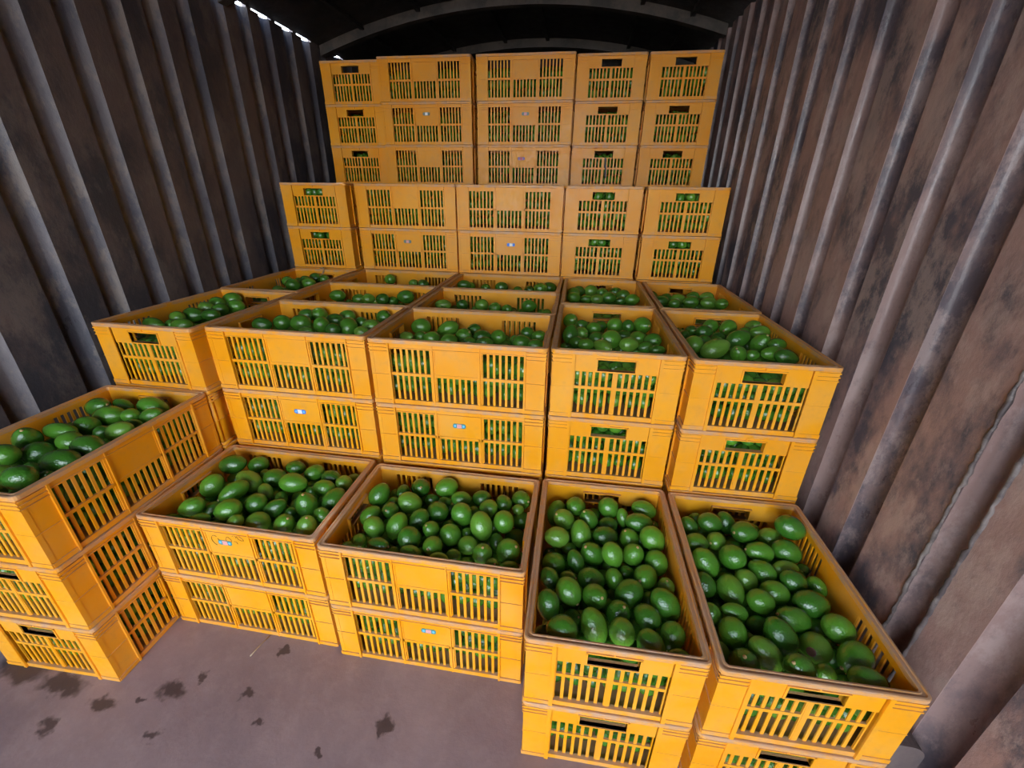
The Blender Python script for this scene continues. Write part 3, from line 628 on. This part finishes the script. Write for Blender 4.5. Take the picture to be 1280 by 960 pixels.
# ------------------------------------------------------------------ the truck body
def structure():
    f = MB(); f.box((XL-.065, Y0-.02, -.06), (XR+.065, Y1+.05, 0)); tag(f.build('floor', M['floor']), 'stained dark steel floor of the truck body', kind='structure')
    g = MB(); g.box((-40, -40, -1.3), (40, 40, -1.2)); tag(g.build('ground', M['earth']), 'red earth outside the truck', kind='structure')
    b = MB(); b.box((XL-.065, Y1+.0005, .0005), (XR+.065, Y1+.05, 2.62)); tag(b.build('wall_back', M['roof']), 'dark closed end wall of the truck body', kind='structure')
    # ceiling: arched sheet
    c = MB(); n = 28; xa, xb = XL-.003, XR+.064
    def zc(x):
        u = (x-xa)/(xb-xa); return 2.340 + .024*u + .235*4*u*(1-u)
    prof = []
    for y in (Y0, Y1+.05):
        lo = [(xa+(xb-xa)*i/n, y, zc(xa+(xb-xa)*i/n)) for i in range(n+1)]
        prof.append(lo + [(x, y_, z+.012) for (x, y_, z) in reversed(lo)])
    c.prism(prof, None)
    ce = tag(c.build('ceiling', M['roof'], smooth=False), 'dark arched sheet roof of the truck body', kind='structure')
    for yb in (-2.2, -1.26, -.28, .70, 1.66, 2.64, 3.62, 4.55):            # roof bows
        m = MB(); st = []
        for i in range(n+1):
            x = XL+.004+(XR-XL-.008)*i/n; z = zc(x)-.002
            st.append([(x, yb-.03, z), (x, yb+.03, z), (x, yb+.03, z-.062), (x, yb-.03, z-.062)])
        m.prism(st, None); m.build('roof_bow', M['bow'], ce)
    for xp in (-1.22, -.80, -.345, .02, .70, 1.02):           # lengthwise roof bars
        m = MB(); z = zc(xp); m.box((xp-.014, Y0+.02, z-.024), (xp+.014, Y1-.005, z-.003)); m.build('roof_bar', M['roof'], ce)
    # side walls: flat panels between outward-pressed half-round channels; the left top edge lets slits of daylight in
    def side(name, label, x, s, zt, mats, centres, hw, depth, seam=None, flat=False):
        """s = +1 for the right wall, -1 for the left; the sheet's inner face is at x"""
        w = MB(); a, b_ = sorted((x+s*.050, x+s*.062)); w.box((a, Y0, 0), (b_, Y1, zt))
        w = tag(w.build(name, mats[0]), label, kind='structure')
        ys = sorted(centres + ([seam] if seam else []))
        prev = Y0
        for yc in ys + [None]:
            h = hw if yc != seam else .034
            end = Y1 if yc is None else yc-h
            m = MB(); a, b_ = sorted((x, x+s*.0495)); m.box((a, prev, .001), (b_, end, zt)); m.build('panel', mats[0], w)
            if yc is None: break
            prev = yc+h
            m = MB(); n = 12; st = []
            for z in (.001, zt):
                inn = []; out = []
                for k in range(n+1):
                    q = math.pi*k/n
                    inn.append((x+s*(.001+depth*math.sin(q)**.75), yc-(h-.0005)*math.cos(q), z))
                    out.append((x+s*.0492, yc-(h-.0005)*math.cos(q), z))
                if flat: inn = [(x+s*.001+s*d_, yc+u_*(h-.0005), z) for u_, d_ in ((-1, 0), (-.93, .006), (-.80, depth), (-.30, depth), (.35, depth*.98), (.50, depth*.85), (.86, .006), (1, 0))]; out = [(x+s*.0492, yc+u_*(h-.0005), z) for u_ in (-1, -.93, -.80, -.30, .35, .50, .86, 1)]
                st.append(inn+out[::-1])
            m.prism(st, None); ch = m.build('channel', mats[1], w)
            me = ch.data
            for p in me.polygons: p.use_smooth = abs(p.normal.z) < .5 and abs(p.normal.y) < 2 and (s*(p.center.x-x) < .048)
            me.set_sharp_from_angle(angle=math.radians(50))
            if yc == seam:
                rnd = random.Random(4)
                for yy in (yc+h+.004, yc-h-.003):
                    m = MB(); pts = []; rr = []
                    for k in range(170):
                        z = .01+(zt-.02)*k/169; pts.append((x-s*.001+rnd.uniform(-.0015, .0015), yy+rnd.uniform(-.0016, .0016), z)); rr.append(.003+rnd.uniform(0, .0035))
                    m.tube(pts, rr, 6); m.build('weld_bead', M['weld'], ch, smooth=True)
        return w
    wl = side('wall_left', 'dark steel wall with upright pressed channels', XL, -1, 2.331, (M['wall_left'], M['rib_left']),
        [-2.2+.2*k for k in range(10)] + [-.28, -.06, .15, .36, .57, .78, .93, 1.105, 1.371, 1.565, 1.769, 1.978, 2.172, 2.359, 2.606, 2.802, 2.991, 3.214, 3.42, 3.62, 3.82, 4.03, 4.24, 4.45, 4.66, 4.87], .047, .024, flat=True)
    sp = MB(); y = Y0
    gaps = [(1.62, 1.80), (1.84, 2.0), (2.05, 2.22), (2.26, 2.40), (2.44, 2.62), (2.66, 2.845), (2.885, 3.06), (3.10, 3.28), (3.32, 3.49), (3.66, 3.70), (3.84, 3.94)]
    for a, b_ in gaps + [(Y1, Y1)]:
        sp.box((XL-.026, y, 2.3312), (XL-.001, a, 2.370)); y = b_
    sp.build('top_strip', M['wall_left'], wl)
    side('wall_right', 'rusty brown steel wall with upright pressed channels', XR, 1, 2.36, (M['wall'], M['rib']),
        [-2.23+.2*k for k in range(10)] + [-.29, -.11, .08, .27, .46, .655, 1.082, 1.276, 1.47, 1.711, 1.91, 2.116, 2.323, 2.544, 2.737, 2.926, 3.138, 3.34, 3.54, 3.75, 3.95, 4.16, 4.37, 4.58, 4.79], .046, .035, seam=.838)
structure()

# rusty block with a rounded top corner at the foot of the right wall
def foot_block():
    m = MB(); x0, x1, z1, r = 1.184, 1.2490, .285, .035
    ring = [(x0, 0.001), (x1, 0.001)] + [(x1-r+r*math.cos(q), z1-r+r*math.sin(q)) for q in [math.pi/2*k/6 for k in range(7)]] + [(x0, z1)]
    m.prism([[(x, .655, z) for x, z in ring], [(x, 1.15, z) for x, z in ring]], None)
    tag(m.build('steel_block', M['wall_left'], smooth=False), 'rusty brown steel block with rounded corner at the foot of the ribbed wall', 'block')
foot_block()

# ------------------------------------------------------------------ crates
def half_side(long_):
    """boxes of one wall in (u across, v up, w outward), w = 0 at the outer rim face; returns panel boxes, slat boxes, band boxes"""
    half = (L if long_ else W)/2
    P, S, B = [], [], []
    wi = -.0175
    top = H-.0125
    if long_:
        e = .2285
        wins = [(-.2275, -.0870), (-.0715, .0715), (.0870, .2275)]
        up, lo = (.118, .2075), (.0175, .108)
        P += [(-half+.0095, -e, .0, top, wi, -.0070), (e, half-.0095, .0, top, wi, -.0070)]
        P += [(-e, e, .2075, top, wi, -.0075), (-e, e, .108, .118, wi, -.0085)]
        P += [(-.0870, -.0715, .0175, .2075, wi, -.0085), (.0715, .0870, .0175, .2075, wi, -.0085)]
        P += [(-.0715, .0715, .118, .2075, wi, -.0100)]
        for u in (-e, e): P.append((u-.003, u+.003, .0, top, -.010, -.0010))
        for u in (-.079, .079): P.append((u-.0022, u+.0022, .0, top, -.010, -.0045))
        P.append((-e, e, .2045, .2080, -.010, -.0045))
        B.append((-e, e, .0, .0175, wi, -.0060))
        cells = [(wins[0], up), (wins[2], up), (wins[0], lo), (wins[1], lo), (wins[2], lo)]
        ns = 7
        corners = [(-half+.0070, -e), (e, half-.0070)]
    else:
        e = .1290
        wins = [(-.1285, -.0050), (.0050, .1285)]
        up, lo = (.1135, .1650), (.0175, .1035)
        P += [(-half+.0060, -e, .0, top, wi, -.0050), (e, half-.0060, .0, top, wi, -.0050)]
        P += [(-e, -.058, .165, top, wi, -.0085), (.058, e, .165, top, wi, -.0085), (-.058, .058, .2075, top, wi, -.0085), (-.058, .058, .165, .1705, wi, -.0085)]
        P += [(-e, e, .1035, .1135, wi, -.0120), (-.0050, .0050, .0175, .165, wi, -.0110)]
        for u in (-e-.005, e+.005): P.append((u-.005, u+.005, .0, top, -.012, -.0005))
        for u in (-.0605, .0605): P.append((u-.0025, u+.0025, .168, .210, -.026, -.0055))
        P += [(-.063, .063, .2075, .2115, -.026, -.0055), (-.058, .058, .1665, .1705, -.024, -.0060)]
        P.append((-.002, .002, .2105, top, -.010, -.0040))
        B.append((-e, e, .0, .0175, wi, -.0060))
        cells = [(w_, z_) for w_ in wins for z_ in (up, lo)]
        ns = 6
        corners = [(-half+.0040, -e-.005), (e+.005, half-.0040)]
    P = [(a, b, max(z0, .0012), z1, w0, w1) for a, b, z0, z1, w0, w1 in P]; B = [(a, b, .0012, z1, w0, w1) for a, b, z0, z1, w0, w1 in B]
    for (a, b) in corners:
        for z0, z1, wo in ((.2150, .2190, -.0022), (.2030, .2070, -.0024), (.1910, .1945, -.0026), (.1090, .1110, -.0042)):
            P.append((a, b, z0, z1, -.010, wo))
        B.append((a, b, .0015, .0150, -.012, -.0030))
    for (a, b), (z0, z1) in cells:
        pitch = (b-a)/ns; sw = pitch*.40
        for k in range(1, ns):
            c = a+pitch*k
            S.append((c-sw/2, c+sw/2, z0-.001, z1+.001, wi+.001, -.0120 if long_ else -.0135))
        S.append((a-.001, a+.003, z0, z1, wi+.001, -.012)); S.append((b-.003, b+.001, z0, z1, wi+.001, -.012))
    return P, S, B

def wall_mesh(boxes, long_, sign, name, mat):
    m = MB(); off = (W if long_ else L)/2
    for (u0, u1, v0, v1, w0, w1) in boxes:
        if long_:
            y = sorted((sign*(off+w0), sign*(off+w1))); m.box((u0, y[0], v0), (u1, y[1], v1))
        else:
            x = sorted((sign*(off+w0), sign*(off+w1))); m.box((x[0], u0, v0), (x[1], u1, v1))
    return m.mesh(name, mat)

def rim_mesh():
    bm = bmesh.new()
    def loop(hx, hy, r, z):
        vs = []
        for cx, cy, q0 in ((hx-r, hy-r, 0), (-hx+r, hy-r, 90), (-hx+r, -hy+r, 180), (hx-r, -hy+r, 270)):
            for k in range(5):
                q = math.radians(q0+22.5*k); vs.append(bm.verts.new((cx+r*math.cos(q), cy+r*math.sin(q), z)))
        return vs
    hx, hy = L/2, W/2
    loops = [loop(hx-.017, hy-.017, .008, H-.014), loop(hx-.001, hy-.001, .014, H-.014), loop(hx, hy, .015, H-.012), loop(hx, hy, .015, H-.002), loop(hx-.002, hy-.002, .013, H-.0003),
             loop(hx-.006, hy-.006, .011, H), loop(hx-.0075, hy-.0075, .011, H-.0022), loop(hx-.012, hy-.012, .010, H-.0022), loop(hx-.0135, hy-.0135, .010, H-.0004), loop(hx-.017, hy-.017, .008, H-.0010)]
    n = len(loops[0])
    for a, b in zip(loops, loops[1:]+loops[:1]):
        for k in range(n): bm.faces.new((a[k], a[(k+1) % n], b[(k+1) % n], b[k]))
    bmesh.ops.recalc_face_normals(bm, faces=bm.faces)
    me = bpy.data.meshes.new('rim'); bm.to_mesh(me); bm.free(); me.materials.append(M['rim']); return me

def base_mesh():
    m = MB(); m.box((-L/2+.0178, -W/2+.0178, .004), (L/2-.0178, W/2-.0178, .008))
    for k in range(9): m.box((-L/2+.02+.066*k, -W/2+.016, .0012), (-L/2+.026+.066*k, W/2-.016, .0045))
    return m.mesh('base', M['plastic'])

CR = {}
for lg in (1, 0):
    P, S, B = half_side(lg)
    for sg in (1, -1):
        nm = 'side_wall' if lg else 'end_wall'
        CR[nm, sg] = (wall_mesh(P, lg, sg, nm, M['plastic']), wall_mesh(S, lg, sg, 'slats', M['plastic']), wall_mesh(B, lg, sg, 'bottom_band', M['band']))
CR['rim'] = rim_mesh(); CR['base'] = base_mesh()

def sticker(parent, ends, middle, dots=None, u=0.0, v=.158, scale=1.0):
    """oval maker's badge on the blank panel of the front long side (local -y)"""
    y = -(W/2-.0100); hw, hh = .0235*scale, .0088*scale
    m = MB(); ring = []
    for c, q0 in ((hw-hh*.7, -90), (-hw+hh*.7, 90)):
        for k in range(9):
            q = math.radians(q0+22.5*k); ring.append((c+hh*.7*math.cos(q), hh*math.sin(q)))
    m.prism([[(u+a, y, v+b) for a, b in ring], [(u+a, y-.0012, v+b) for a, b in ring]], None)
    o = tag(m.build('badge', M[ends], parent), 'small oval badge with a pale middle')
    c = MB(); c.box((u-.0085*scale, y-.0018, v-.0075*scale), (u+.0085*scale, y-.0010, v+.0075*scale)); c.build('badge_middle', M[middle], o)
    if dots:
        for du in (-.0155, .0155):
            d = MB(); d.box((u+(du-.0032)*scale, y-.0017, v-.0035*scale), (u+(du+.0032)*scale, y-.0010, v+.0040*scale)); d.build('badge_mark', M[dots], o)
    return o

def scribble(parent):
    """faded marker writing on the blank panel around the badge"""
    y = -(W/2-.0100)-.0006; m = MB()
    S = [[(-.052, .184), (-.056, .176), (-.055, .166), (-.049, .156), (-.043, .151)], [(-.050, .188), (-.042, .190), (-.036, .186)], [(-.034, .180), (-.030, .172)],
         [(-.004, .170), (-.006, .180), (-.001, .189), (.005, .190), (.008, .186)], [(.009, .186), (.013, .180), (.013, .172)],
         [(.020, .196), (.026, .200), (.032, .197), (.032, .190)], [(.022, .176), (.030, .175), (.032, .168)],
         [(.036, .200), (.045, .198), (.054, .190), (.056, .184), (.048, .183), (.039, .187), (.036, .194), (.036, .200)]]
    for s in S: m.tube([(u, y, v) for u, v in s], .0009, 5)
    m.build('marker_writing', M['ink'], parent)

COLUMN = {1: 'leftmost', 2: 'second', 3: 'middle', 4: 'fourth', 5: 'rightmost'}
STEP = {'A': 'front row', 'B': 'second row', 'C': 'third row', 'D': 'fourth row', 'E': 'five-wide tier', 'F': 'rear stack'}
def crate_label(row, c, lev, top):
    col = {1: 'leftmost column', 2: 'second column from left', 3: 'middle column', 4: 'fourth column from left', 5: 'rightmost column'}[c]
    if row == 'A':
        who = {1: 'three-high stack by the left wall', 2: 'front stack beside the straw on the floor', 3: 'front middle stack', 4: 'nearest stack showing its short end', 5: 'nearest stack by the right wall'}[c]
        pos = 'open yellow crate heaped with avocados, top of the ' if lev == top else ('yellow crate at the bottom of the ' if lev == 1 else 'yellow crate second from top in the ')
        if c == 2 and lev == top: return 'open yellow crate with marker scribble and badge, top of front stack beside the straw'
        return pos+who
    if row == 'B':
        return ('open yellow crate of avocados on top of the second step, ' if lev == top else 'closed-in yellow crate under the open top crate of the second step, ')+col
    if row == 'C':
        return 'open yellow crate just behind the second step\'s front crates, ' + col
    if row == 'D':
        return 'open yellow crate touching the fourteen-slot stack behind the second step, ' .replace('fourteen-slot stack', 'two-high crates') + col
    if row == 'E':
        return ('upper' if lev == top else 'lower')+' yellow crate of the middle two-high tier, '+col
    return {9: 'topmost', 8: 'second from top', 7: 'third from top'}[lev]+' yellow crate of the tall rear stack, '+col

BADGES = {('B', 2, 3): ('blue', 'white', 'lightblue', 0.0, .160), ('B', 3, 3): ('teal', 'pink', 'lightblue', .002, .165), ('A', 2, 2): ('teal', 'pink', 'lightblue', -.012, .165), ('A', 3, 1): ('teal', 'pink', 'lightblue', .010, .172),
          ('E', 2, 5): ('grey', 'pink', None, -.006, .165), ('E', 3, 5): ('blue', 'white', None, .012, .165), ('F', 2, 8): ('grey', 'white', None, .0, .172), ('F', 3, 8): ('grey', 'pink', None, .008, .168), ('F', 3, 7): ('purple', 'red', None, -.012, .160)}
SHOWN = []
for key, (cx, cy, ro, nl, lg) in STACKS.items():
    row, c = key[0], int(key[1])
    lo = {'A': 1, 'B': 3, 'C': 4, 'D': 4, 'E': 5, 'F': 7}[row]
    if key == 'B1': lo = 4
    SHOWN += [(row, c, lev) for lev in range(lo, nl+1)]
GROUP = {'A': 'avocado crates of the front row', 'B': 'avocado crates of the second step', 'C': 'open crates behind the second step', 'D': 'open crates behind the second step', 'E': 'crates of the middle tier', 'F': 'crates of the rear stack'}
jit = random.Random(11)
def crate_matrix(key, lev):
    cx, cy, ro, nl, lg = STACKS[key]
    r = random.Random(key+str(lev)); dx, dy, dr = r.uniform(-.0004, .0004), r.uniform(-.0004, .0004), r.uniform(-.0006, .0006)
    if lev == nl and key[0] in 'ABCD': dx = dy = dr = 0
    return (cx+dx, cy+dy, (lev-1)*H), (ro+dr) + (0 if lg else math.pi/2)
for (row, c, lev) in SHOWN:
    key = f'{row}{c}'
    loc, rz = crate_matrix(key, lev)
    e = link('crate', None); e.location = loc; e.rotation_euler = (0, 0, rz)
    tag(e, crate_label(row, c, lev, STACKS[key][3]), 'crate', GROUP[row])
    for (nm, sg), (p, s, b) in [(k, v) for k, v in CR.items() if isinstance(k, tuple)]:
        w = link(nm, p, e); tag(link('slats', s, w), kind='stuff'); link('bottom_band', b, w)
    link('rim', CR['rim'], e); link('base', CR['base'], e)
    if (row, c, lev) in BADGES:
        a, b_, d_, u, v = BADGES[row, c, lev]; sticker(e, a, b_, d_, u, v)
    if (row, c, lev) == ('A', 2, 2): scribble(e)

def joined(name, mat, items, smooth=False):
    """items: list of (verts Nx3, faces list) already in world space -> one mesh object"""
    vs_, fl, fs, n = [], [], [], 0
    for V, Fs in items:
        vs_.append(V)
        for q in Fs: fl.append(len(q)); fs.extend(n+i for i in q)
        n += len(V)
    V = np.concatenate(vs_).astype(np.float32)
    me = bpy.data.meshes.new(name); me.vertices.add(len(V)); me.vertices.foreach_set('co', V.ravel())
    fl = np.array(fl, np.int32); me.loops.add(len(fs)); me.loops.foreach_set('vertex_index', np.array(fs, np.int32))
    me.polygons.add(len(fl)); st = np.concatenate([[0], np.cumsum(fl)[:-1]]).astype(np.int32)
    me.polygons.foreach_set('loop_start', st); me.polygons.foreach_set('loop_total', fl)
    if smooth: me.polygons.foreach_set('use_smooth', np.ones(len(fl), bool))
    me.update(calc_edges=True); me.materials.append(mat)
    return link(name, me)

def raw(me):
    V = np.empty(len(me.vertices)*3, np.float32); me.vertices.foreach_get('co', V)
    return V.reshape(-1, 3), [tuple(p.vertices) for p in me.polygons]
items = []
parts = [raw(x) for k, v in CR.items() for x in (v if isinstance(k, tuple) else (v,))]
for key, (cx, cy, ro, nl, lg) in STACKS.items():        # crates standing wholly behind and below the ones in view
    for lev in range(1, nl+1):
        if (key[0], int(key[1]), lev) in SHOWN: continue
        loc, rz = crate_matrix(key, lev)
        R = np.array([[math.cos(rz), -math.sin(rz), 0], [math.sin(rz), math.cos(rz), 0], [0, 0, 1]])
        for V, Fs in parts: items.append((V @ R.T + np.array(loc), Fs))
tag(joined('buried_crates', M['plastic'], items), 'yellow crates standing hidden under and behind the crates in view', 'crates', kind='stuff')

# ------------------------------------------------------------------ avocados
def avocado_mesh(nu, nv, wob=0.0, seed=0, neck=.10, name='avocado'):
    r = random.Random(seed); m = MB(); ph = [r.uniform(0, 6.28) for _ in range(4)]
    rows = []
    m.v.append((0, 0, -1.0))
    for i in range(1, nv):
        th = math.pi*i/nv; z = -math.cos(th); rad = math.sin(th)
        rad *= (1 - neck*(z*.5+.5)**1.5 + .03*(1-z*z))
        for j in range(nu):
            q = 2*math.pi*j/nu
            d = 1 + wob*(math.sin(2*q+ph[0])*.5 + .4*math.sin(3*q+ph[1]+z) + .5*math.sin(2.2*z+ph[2]))
            m.v.append((rad*d*math.cos(q), rad*d*math.sin(q), z))
    m.v.append((0, 0, .985)); last = len(m.v)-1
    for j in range(nu): m.f.append((0, 1+(j+1) % nu, 1+j))
    for i in range(nv-2):
        for j in range(nu):
            a = 1+i*nu; b = a+nu; m.f.append((a+j, a+(j+1) % nu, b+(j+1) % nu, b+j))
    a = 1+(nv-2)*nu
    for j in range(nu): m.f.append((a+j, a+(j+1) % nu, last))
    return m.mesh(name, M['avocado'], True)
AV = [avocado_mesh(26, 16, .030, k, (.07, .13, .10, .17)[k]) for k in range(4)]
def stem_mesh(mat, r, h):
    m = MB(); m.tube([(0, 0, .955), (0, 0, .99), (0, 0, 1.0+h)], [r*1.25, r*1.1, r*.8], 9); return m.mesh('stem_end', mat, True)
STEM = stem_mesh(M['stem'], .115, .05); SCAR = stem_mesh(M['stem_dark'], .24, .012)
LOW = [raw(avocado_mesh(12, 8, .03, 20+k, .11)) for k in range(3)]

def frame(ax, spin):
    z = Vector(ax).normalized(); x = z.orthogonal().normalized(); y = z.cross(x)
    x2 = math.cos(spin)*x + math.sin(spin)*y
    return rot_cols(x2, z.cross(x2), z)

CRATE_WORDS = {'A1': 'left three-high stack', 'A2': 'scribbled front crate', 'A3': 'middle front crate', 'A4': 'nearest narrow crate', 'A5': 'nearest wall-side crate',
    'B1': 'second-step leftmost crate', 'B2': 'second-step left-middle crate', 'B3': 'second-step middle crate', 'B4': 'second-step right-middle crate', 'B5': 'second-step rightmost crate',
    'C1': 'third-row leftmost crate', 'C2': 'third-row left-middle crate', 'C3': 'third-row middle crate', 'C4': 'third-row right-middle crate', 'C5': 'third-row rightmost crate', 'D2': 'fourth-row left-middle crate', 'D3': 'fourth-row middle crate'}
WORDS = 'zeroth first second third fourth fifth sixth seventh eighth ninth tenth eleventh twelfth thirteenth fourteenth fifteenth sixteenth seventeenth eighteenth'.split()
ORD = lambda k: WORDS[k]
SCAR_AT = (1.03, .72)
single, rest = AVOCADOS[:300], AVOCADOS[300:]
arng = random.Random(77)
cells = {}
for i, a in enumerate(single): cells.setdefault(a[0], []).append(i)
LABEL = {}
for cr, ids in cells.items():
    ids = sorted(ids, key=lambda i: single[i][2])
    nrow = max(1, round(len(ids)/6.5)) if STACKS[cr][4] == 0 else max(1, round(len(ids)/9))
    y0, y1 = single[ids[0]][2]-1e-4, single[ids[-1]][2]+1e-4
    rows = {}
    for i in ids: rows.setdefault(min(int((single[i][2]-y0)/(y1-y0)*nrow), nrow-1), []).append(i)
    for rk, (_, mem) in enumerate(sorted(rows.items())):
        mem.sort(key=lambda i: single[i][1])
        for k, i in enumerate(mem):
            _, x, y, z, la, rb, ax, ay, az, s, bu, vis = single[i]
            look = 'half-buried ' if bu else 'stem-scarred ' if s else ('long ' if la > rb*1.33 else 'round ' if la < rb*1.22 else '')
            size = 'large ' if rb > .0310 else 'small ' if rb < .0235 else ''
            where = '' if len(rows) == 1 else f'{ORD(rk+1)} row from front, '
            LABEL[i] = f"{(size+look)}green avocado in {CRATE_WORDS[cr]}, {where}{ORD(k+1)} from left"
BIG_SCAR = min((i for i in range(len(single)) if single[i][0] == 'A5' and single[i][9]), key=lambda i: (single[i][1]-SCAR_AT[0])**2+(single[i][2]-SCAR_AT[1])**2)
for i, (cr, x, y, z, la, rb, ax, ay, az, s, bu, vis) in enumerate(single):
    o = link('avocado', AV[i % 4])
    o.matrix_world = Matrix.Translation((x, y, z)) @ frame((ax, ay, az), arng.uniform(0, 6.28)).to_4x4() @ Matrix.Diagonal((rb, rb, la, 1))
    tag(o, LABEL[i], 'avocado', 'avocados in the ' + CRATE_WORDS[cr])
    if s: link('stem_end', SCAR if i == BIG_SCAR else STEM, o)

fill = []
nr = np.random.default_rng(3)
def put(x, y, z, rb=.0262, la=None, ax=None):
    ax = nr.normal(size=3) if ax is None else ax
    la = la or rb*nr.uniform(1.15, 1.4)
    R = np.array(frame(tuple(ax), 0.0)) * np.array([rb, rb, la])
    V, Fs = LOW[int(nr.integers(3))]
    fill.append((V @ R.T + np.array([x, y, z]), Fs))
for a in rest: put(a[1], a[2], a[3], a[5], a[4], np.array(a[6:9]))
TOPD = {'A4': .048, 'A5': .045, 'A3': .036, 'A2': .030, 'A1': .028, 'B3': .055, 'B4': .05, 'B5': .045, 'B2': .045, 'B1': .045}
for (row, c, lev) in SHOWN:
    key = f'{row}{c}'; (x0, y0, z0), rz = crate_matrix(key, lev); lg = STACKS[key][4]; ro = rz-(0 if lg else math.pi/2)
    hx, hy = ((L/2, W/2) if lg else (W/2, L/2)); hx -= .060; hy -= .060
    top = lev == STACKS[key][3] and row in 'ABCD'
    pts = []
    zs = [.046, .092, .138] if top or row == 'F' else [.046, .092, .138, .184]
    nx = int(2*hx/.050)+1
    for kz, zz in enumerate(zs):
        for k in range(nx): pts.append((-hx+2*hx*(k+.5*(kz % 2)*.6)/nx+.012, -hy, zz))
        for k in range(nx): pts.append((-hx+2*hx*(k+.3)/nx, -hy+.05, zz))
        if row == 'F' and kz == 2:
            for k in range(nx): pts.append((-hx+2*hx*(k+.6)/nx, -hy+.075, .168))
            for k in range(nx): pts.append((-hx+2*hx*(k+.1)/nx, -hy+.125, .180))
        if key == 'A1' or (key[1] in '12' and top) :
            ny = int(2*hy/.050)+1
            for k in range(ny): pts.append((hx, -hy+2*hy*(k+.4*(kz % 2))/ny+.02, zz))
    if top:
        d = TOPD.get(key, .05)+.050
        ny = int(2*hy/.052)+1
        for dd in (0, .045):
            for j in range(ny+1):
                for k in range(nx+1): pts.append((-hx+2*hx*(k if (j+(dd > 0)) % 2 else min(k+.5, nx))/nx, -hy+2*hy*j/ny, max(H-d-dd, .046)))
    mine = [a for a in single if a[0] == key] if top else []
    near = np.array([a[1:4] for a in mine] or [(9, 9, 9)]); nax = np.array([a[6:9] for a in mine] or [(0, 0, 1)]); nla = np.array([a[4] for a in mine] or [.03]); nrb = np.array([a[5] for a in mine] or [.03])
    def room(p):                                    # free distance from p to the nearest single avocado of this crate
        d = p-near; n = np.linalg.norm(d, axis=1); c = ((d*nax).sum(1)/n)**2/(nax**2).sum(1)
        return (n-1.03/np.sqrt(c/nla**2+(1-c)/nrb**2)).min()
    for (u, v, zz) in pts:
        u = min(max(u+nr.normal()*.005, -hx), hx); v = min(max(v+nr.normal()*.004, -hy), hy)
        p = np.array([x0+math.cos(ro)*u-math.sin(ro)*v, y0+math.sin(ro)*u+math.cos(ro)*v, z0+zz+abs(nr.normal())*.003])
        for _ in range(12):
            gap = room(p)/1.2
            if gap > .0235: break
            p[2] = max(p[2]-.004, z0+.044)
        if gap < .013: continue
        r_ = min(nr.uniform(.0240, .0265), gap); put(p[0], p[1], p[2], r_, r_*nr.uniform(1.06, 1.20))
tag(joined('avocado_filling', M['avocado'], fill, True), 'green avocados packed inside the crates, glimpsed through slots and gaps', 'avocados', kind='stuff')

# ------------------------------------------------------------------ small things
m = MB(); m.tube([(-.557, .766, .0030), (-.553, .790, .0042), (-.546, .818, .0032), (-.540, .838, .0030)], [.0024, .0020, .0016, .0012], 6)
tag(m.build('straw', M['straw'], smooth=True), 'thin dry straw lying on the steel floor before the front crates', 'straw')
m = MB(); m.tube([(-1.139, 2.452, 4*H+.003), (-1.120, 2.451, 4*H+.005), (-1.108, 2.440, 4*H+.003), (-1.106, 2.430, 4*H-.012), (-1.116, 2.424, 4*H-.028), (-1.132, 2.422, 4*H-.034)], [.004, .005, .005, .0045, .004, .003], 7)
tag(m.build('dry_stalk', M['straw'], smooth=True), 'curled dry brown stalk hooked over the back rim of the third-row leftmost crate', 'stalk')
m = MB(); st = []
for k in range(9):
    z = 6*H+.168-.115*k/8; x = .532+.012*k/8+.002*math.sin(k*1.7); w_ = .0045+.0015*math.sin(k*2.3)
    st.append([(x-w_, 3.0985, z), (x+w_, 3.0985, z), (x+w_, 3.1000, z), (x-w_, 3.1000, z)])
m.prism(st, None)
tag(m.build('dark_strip', plain('dark_strip_film', (.03, .027, .025), .5)), 'dark dirty strip hanging down over the slots of a rear-stack crate', 'strip')
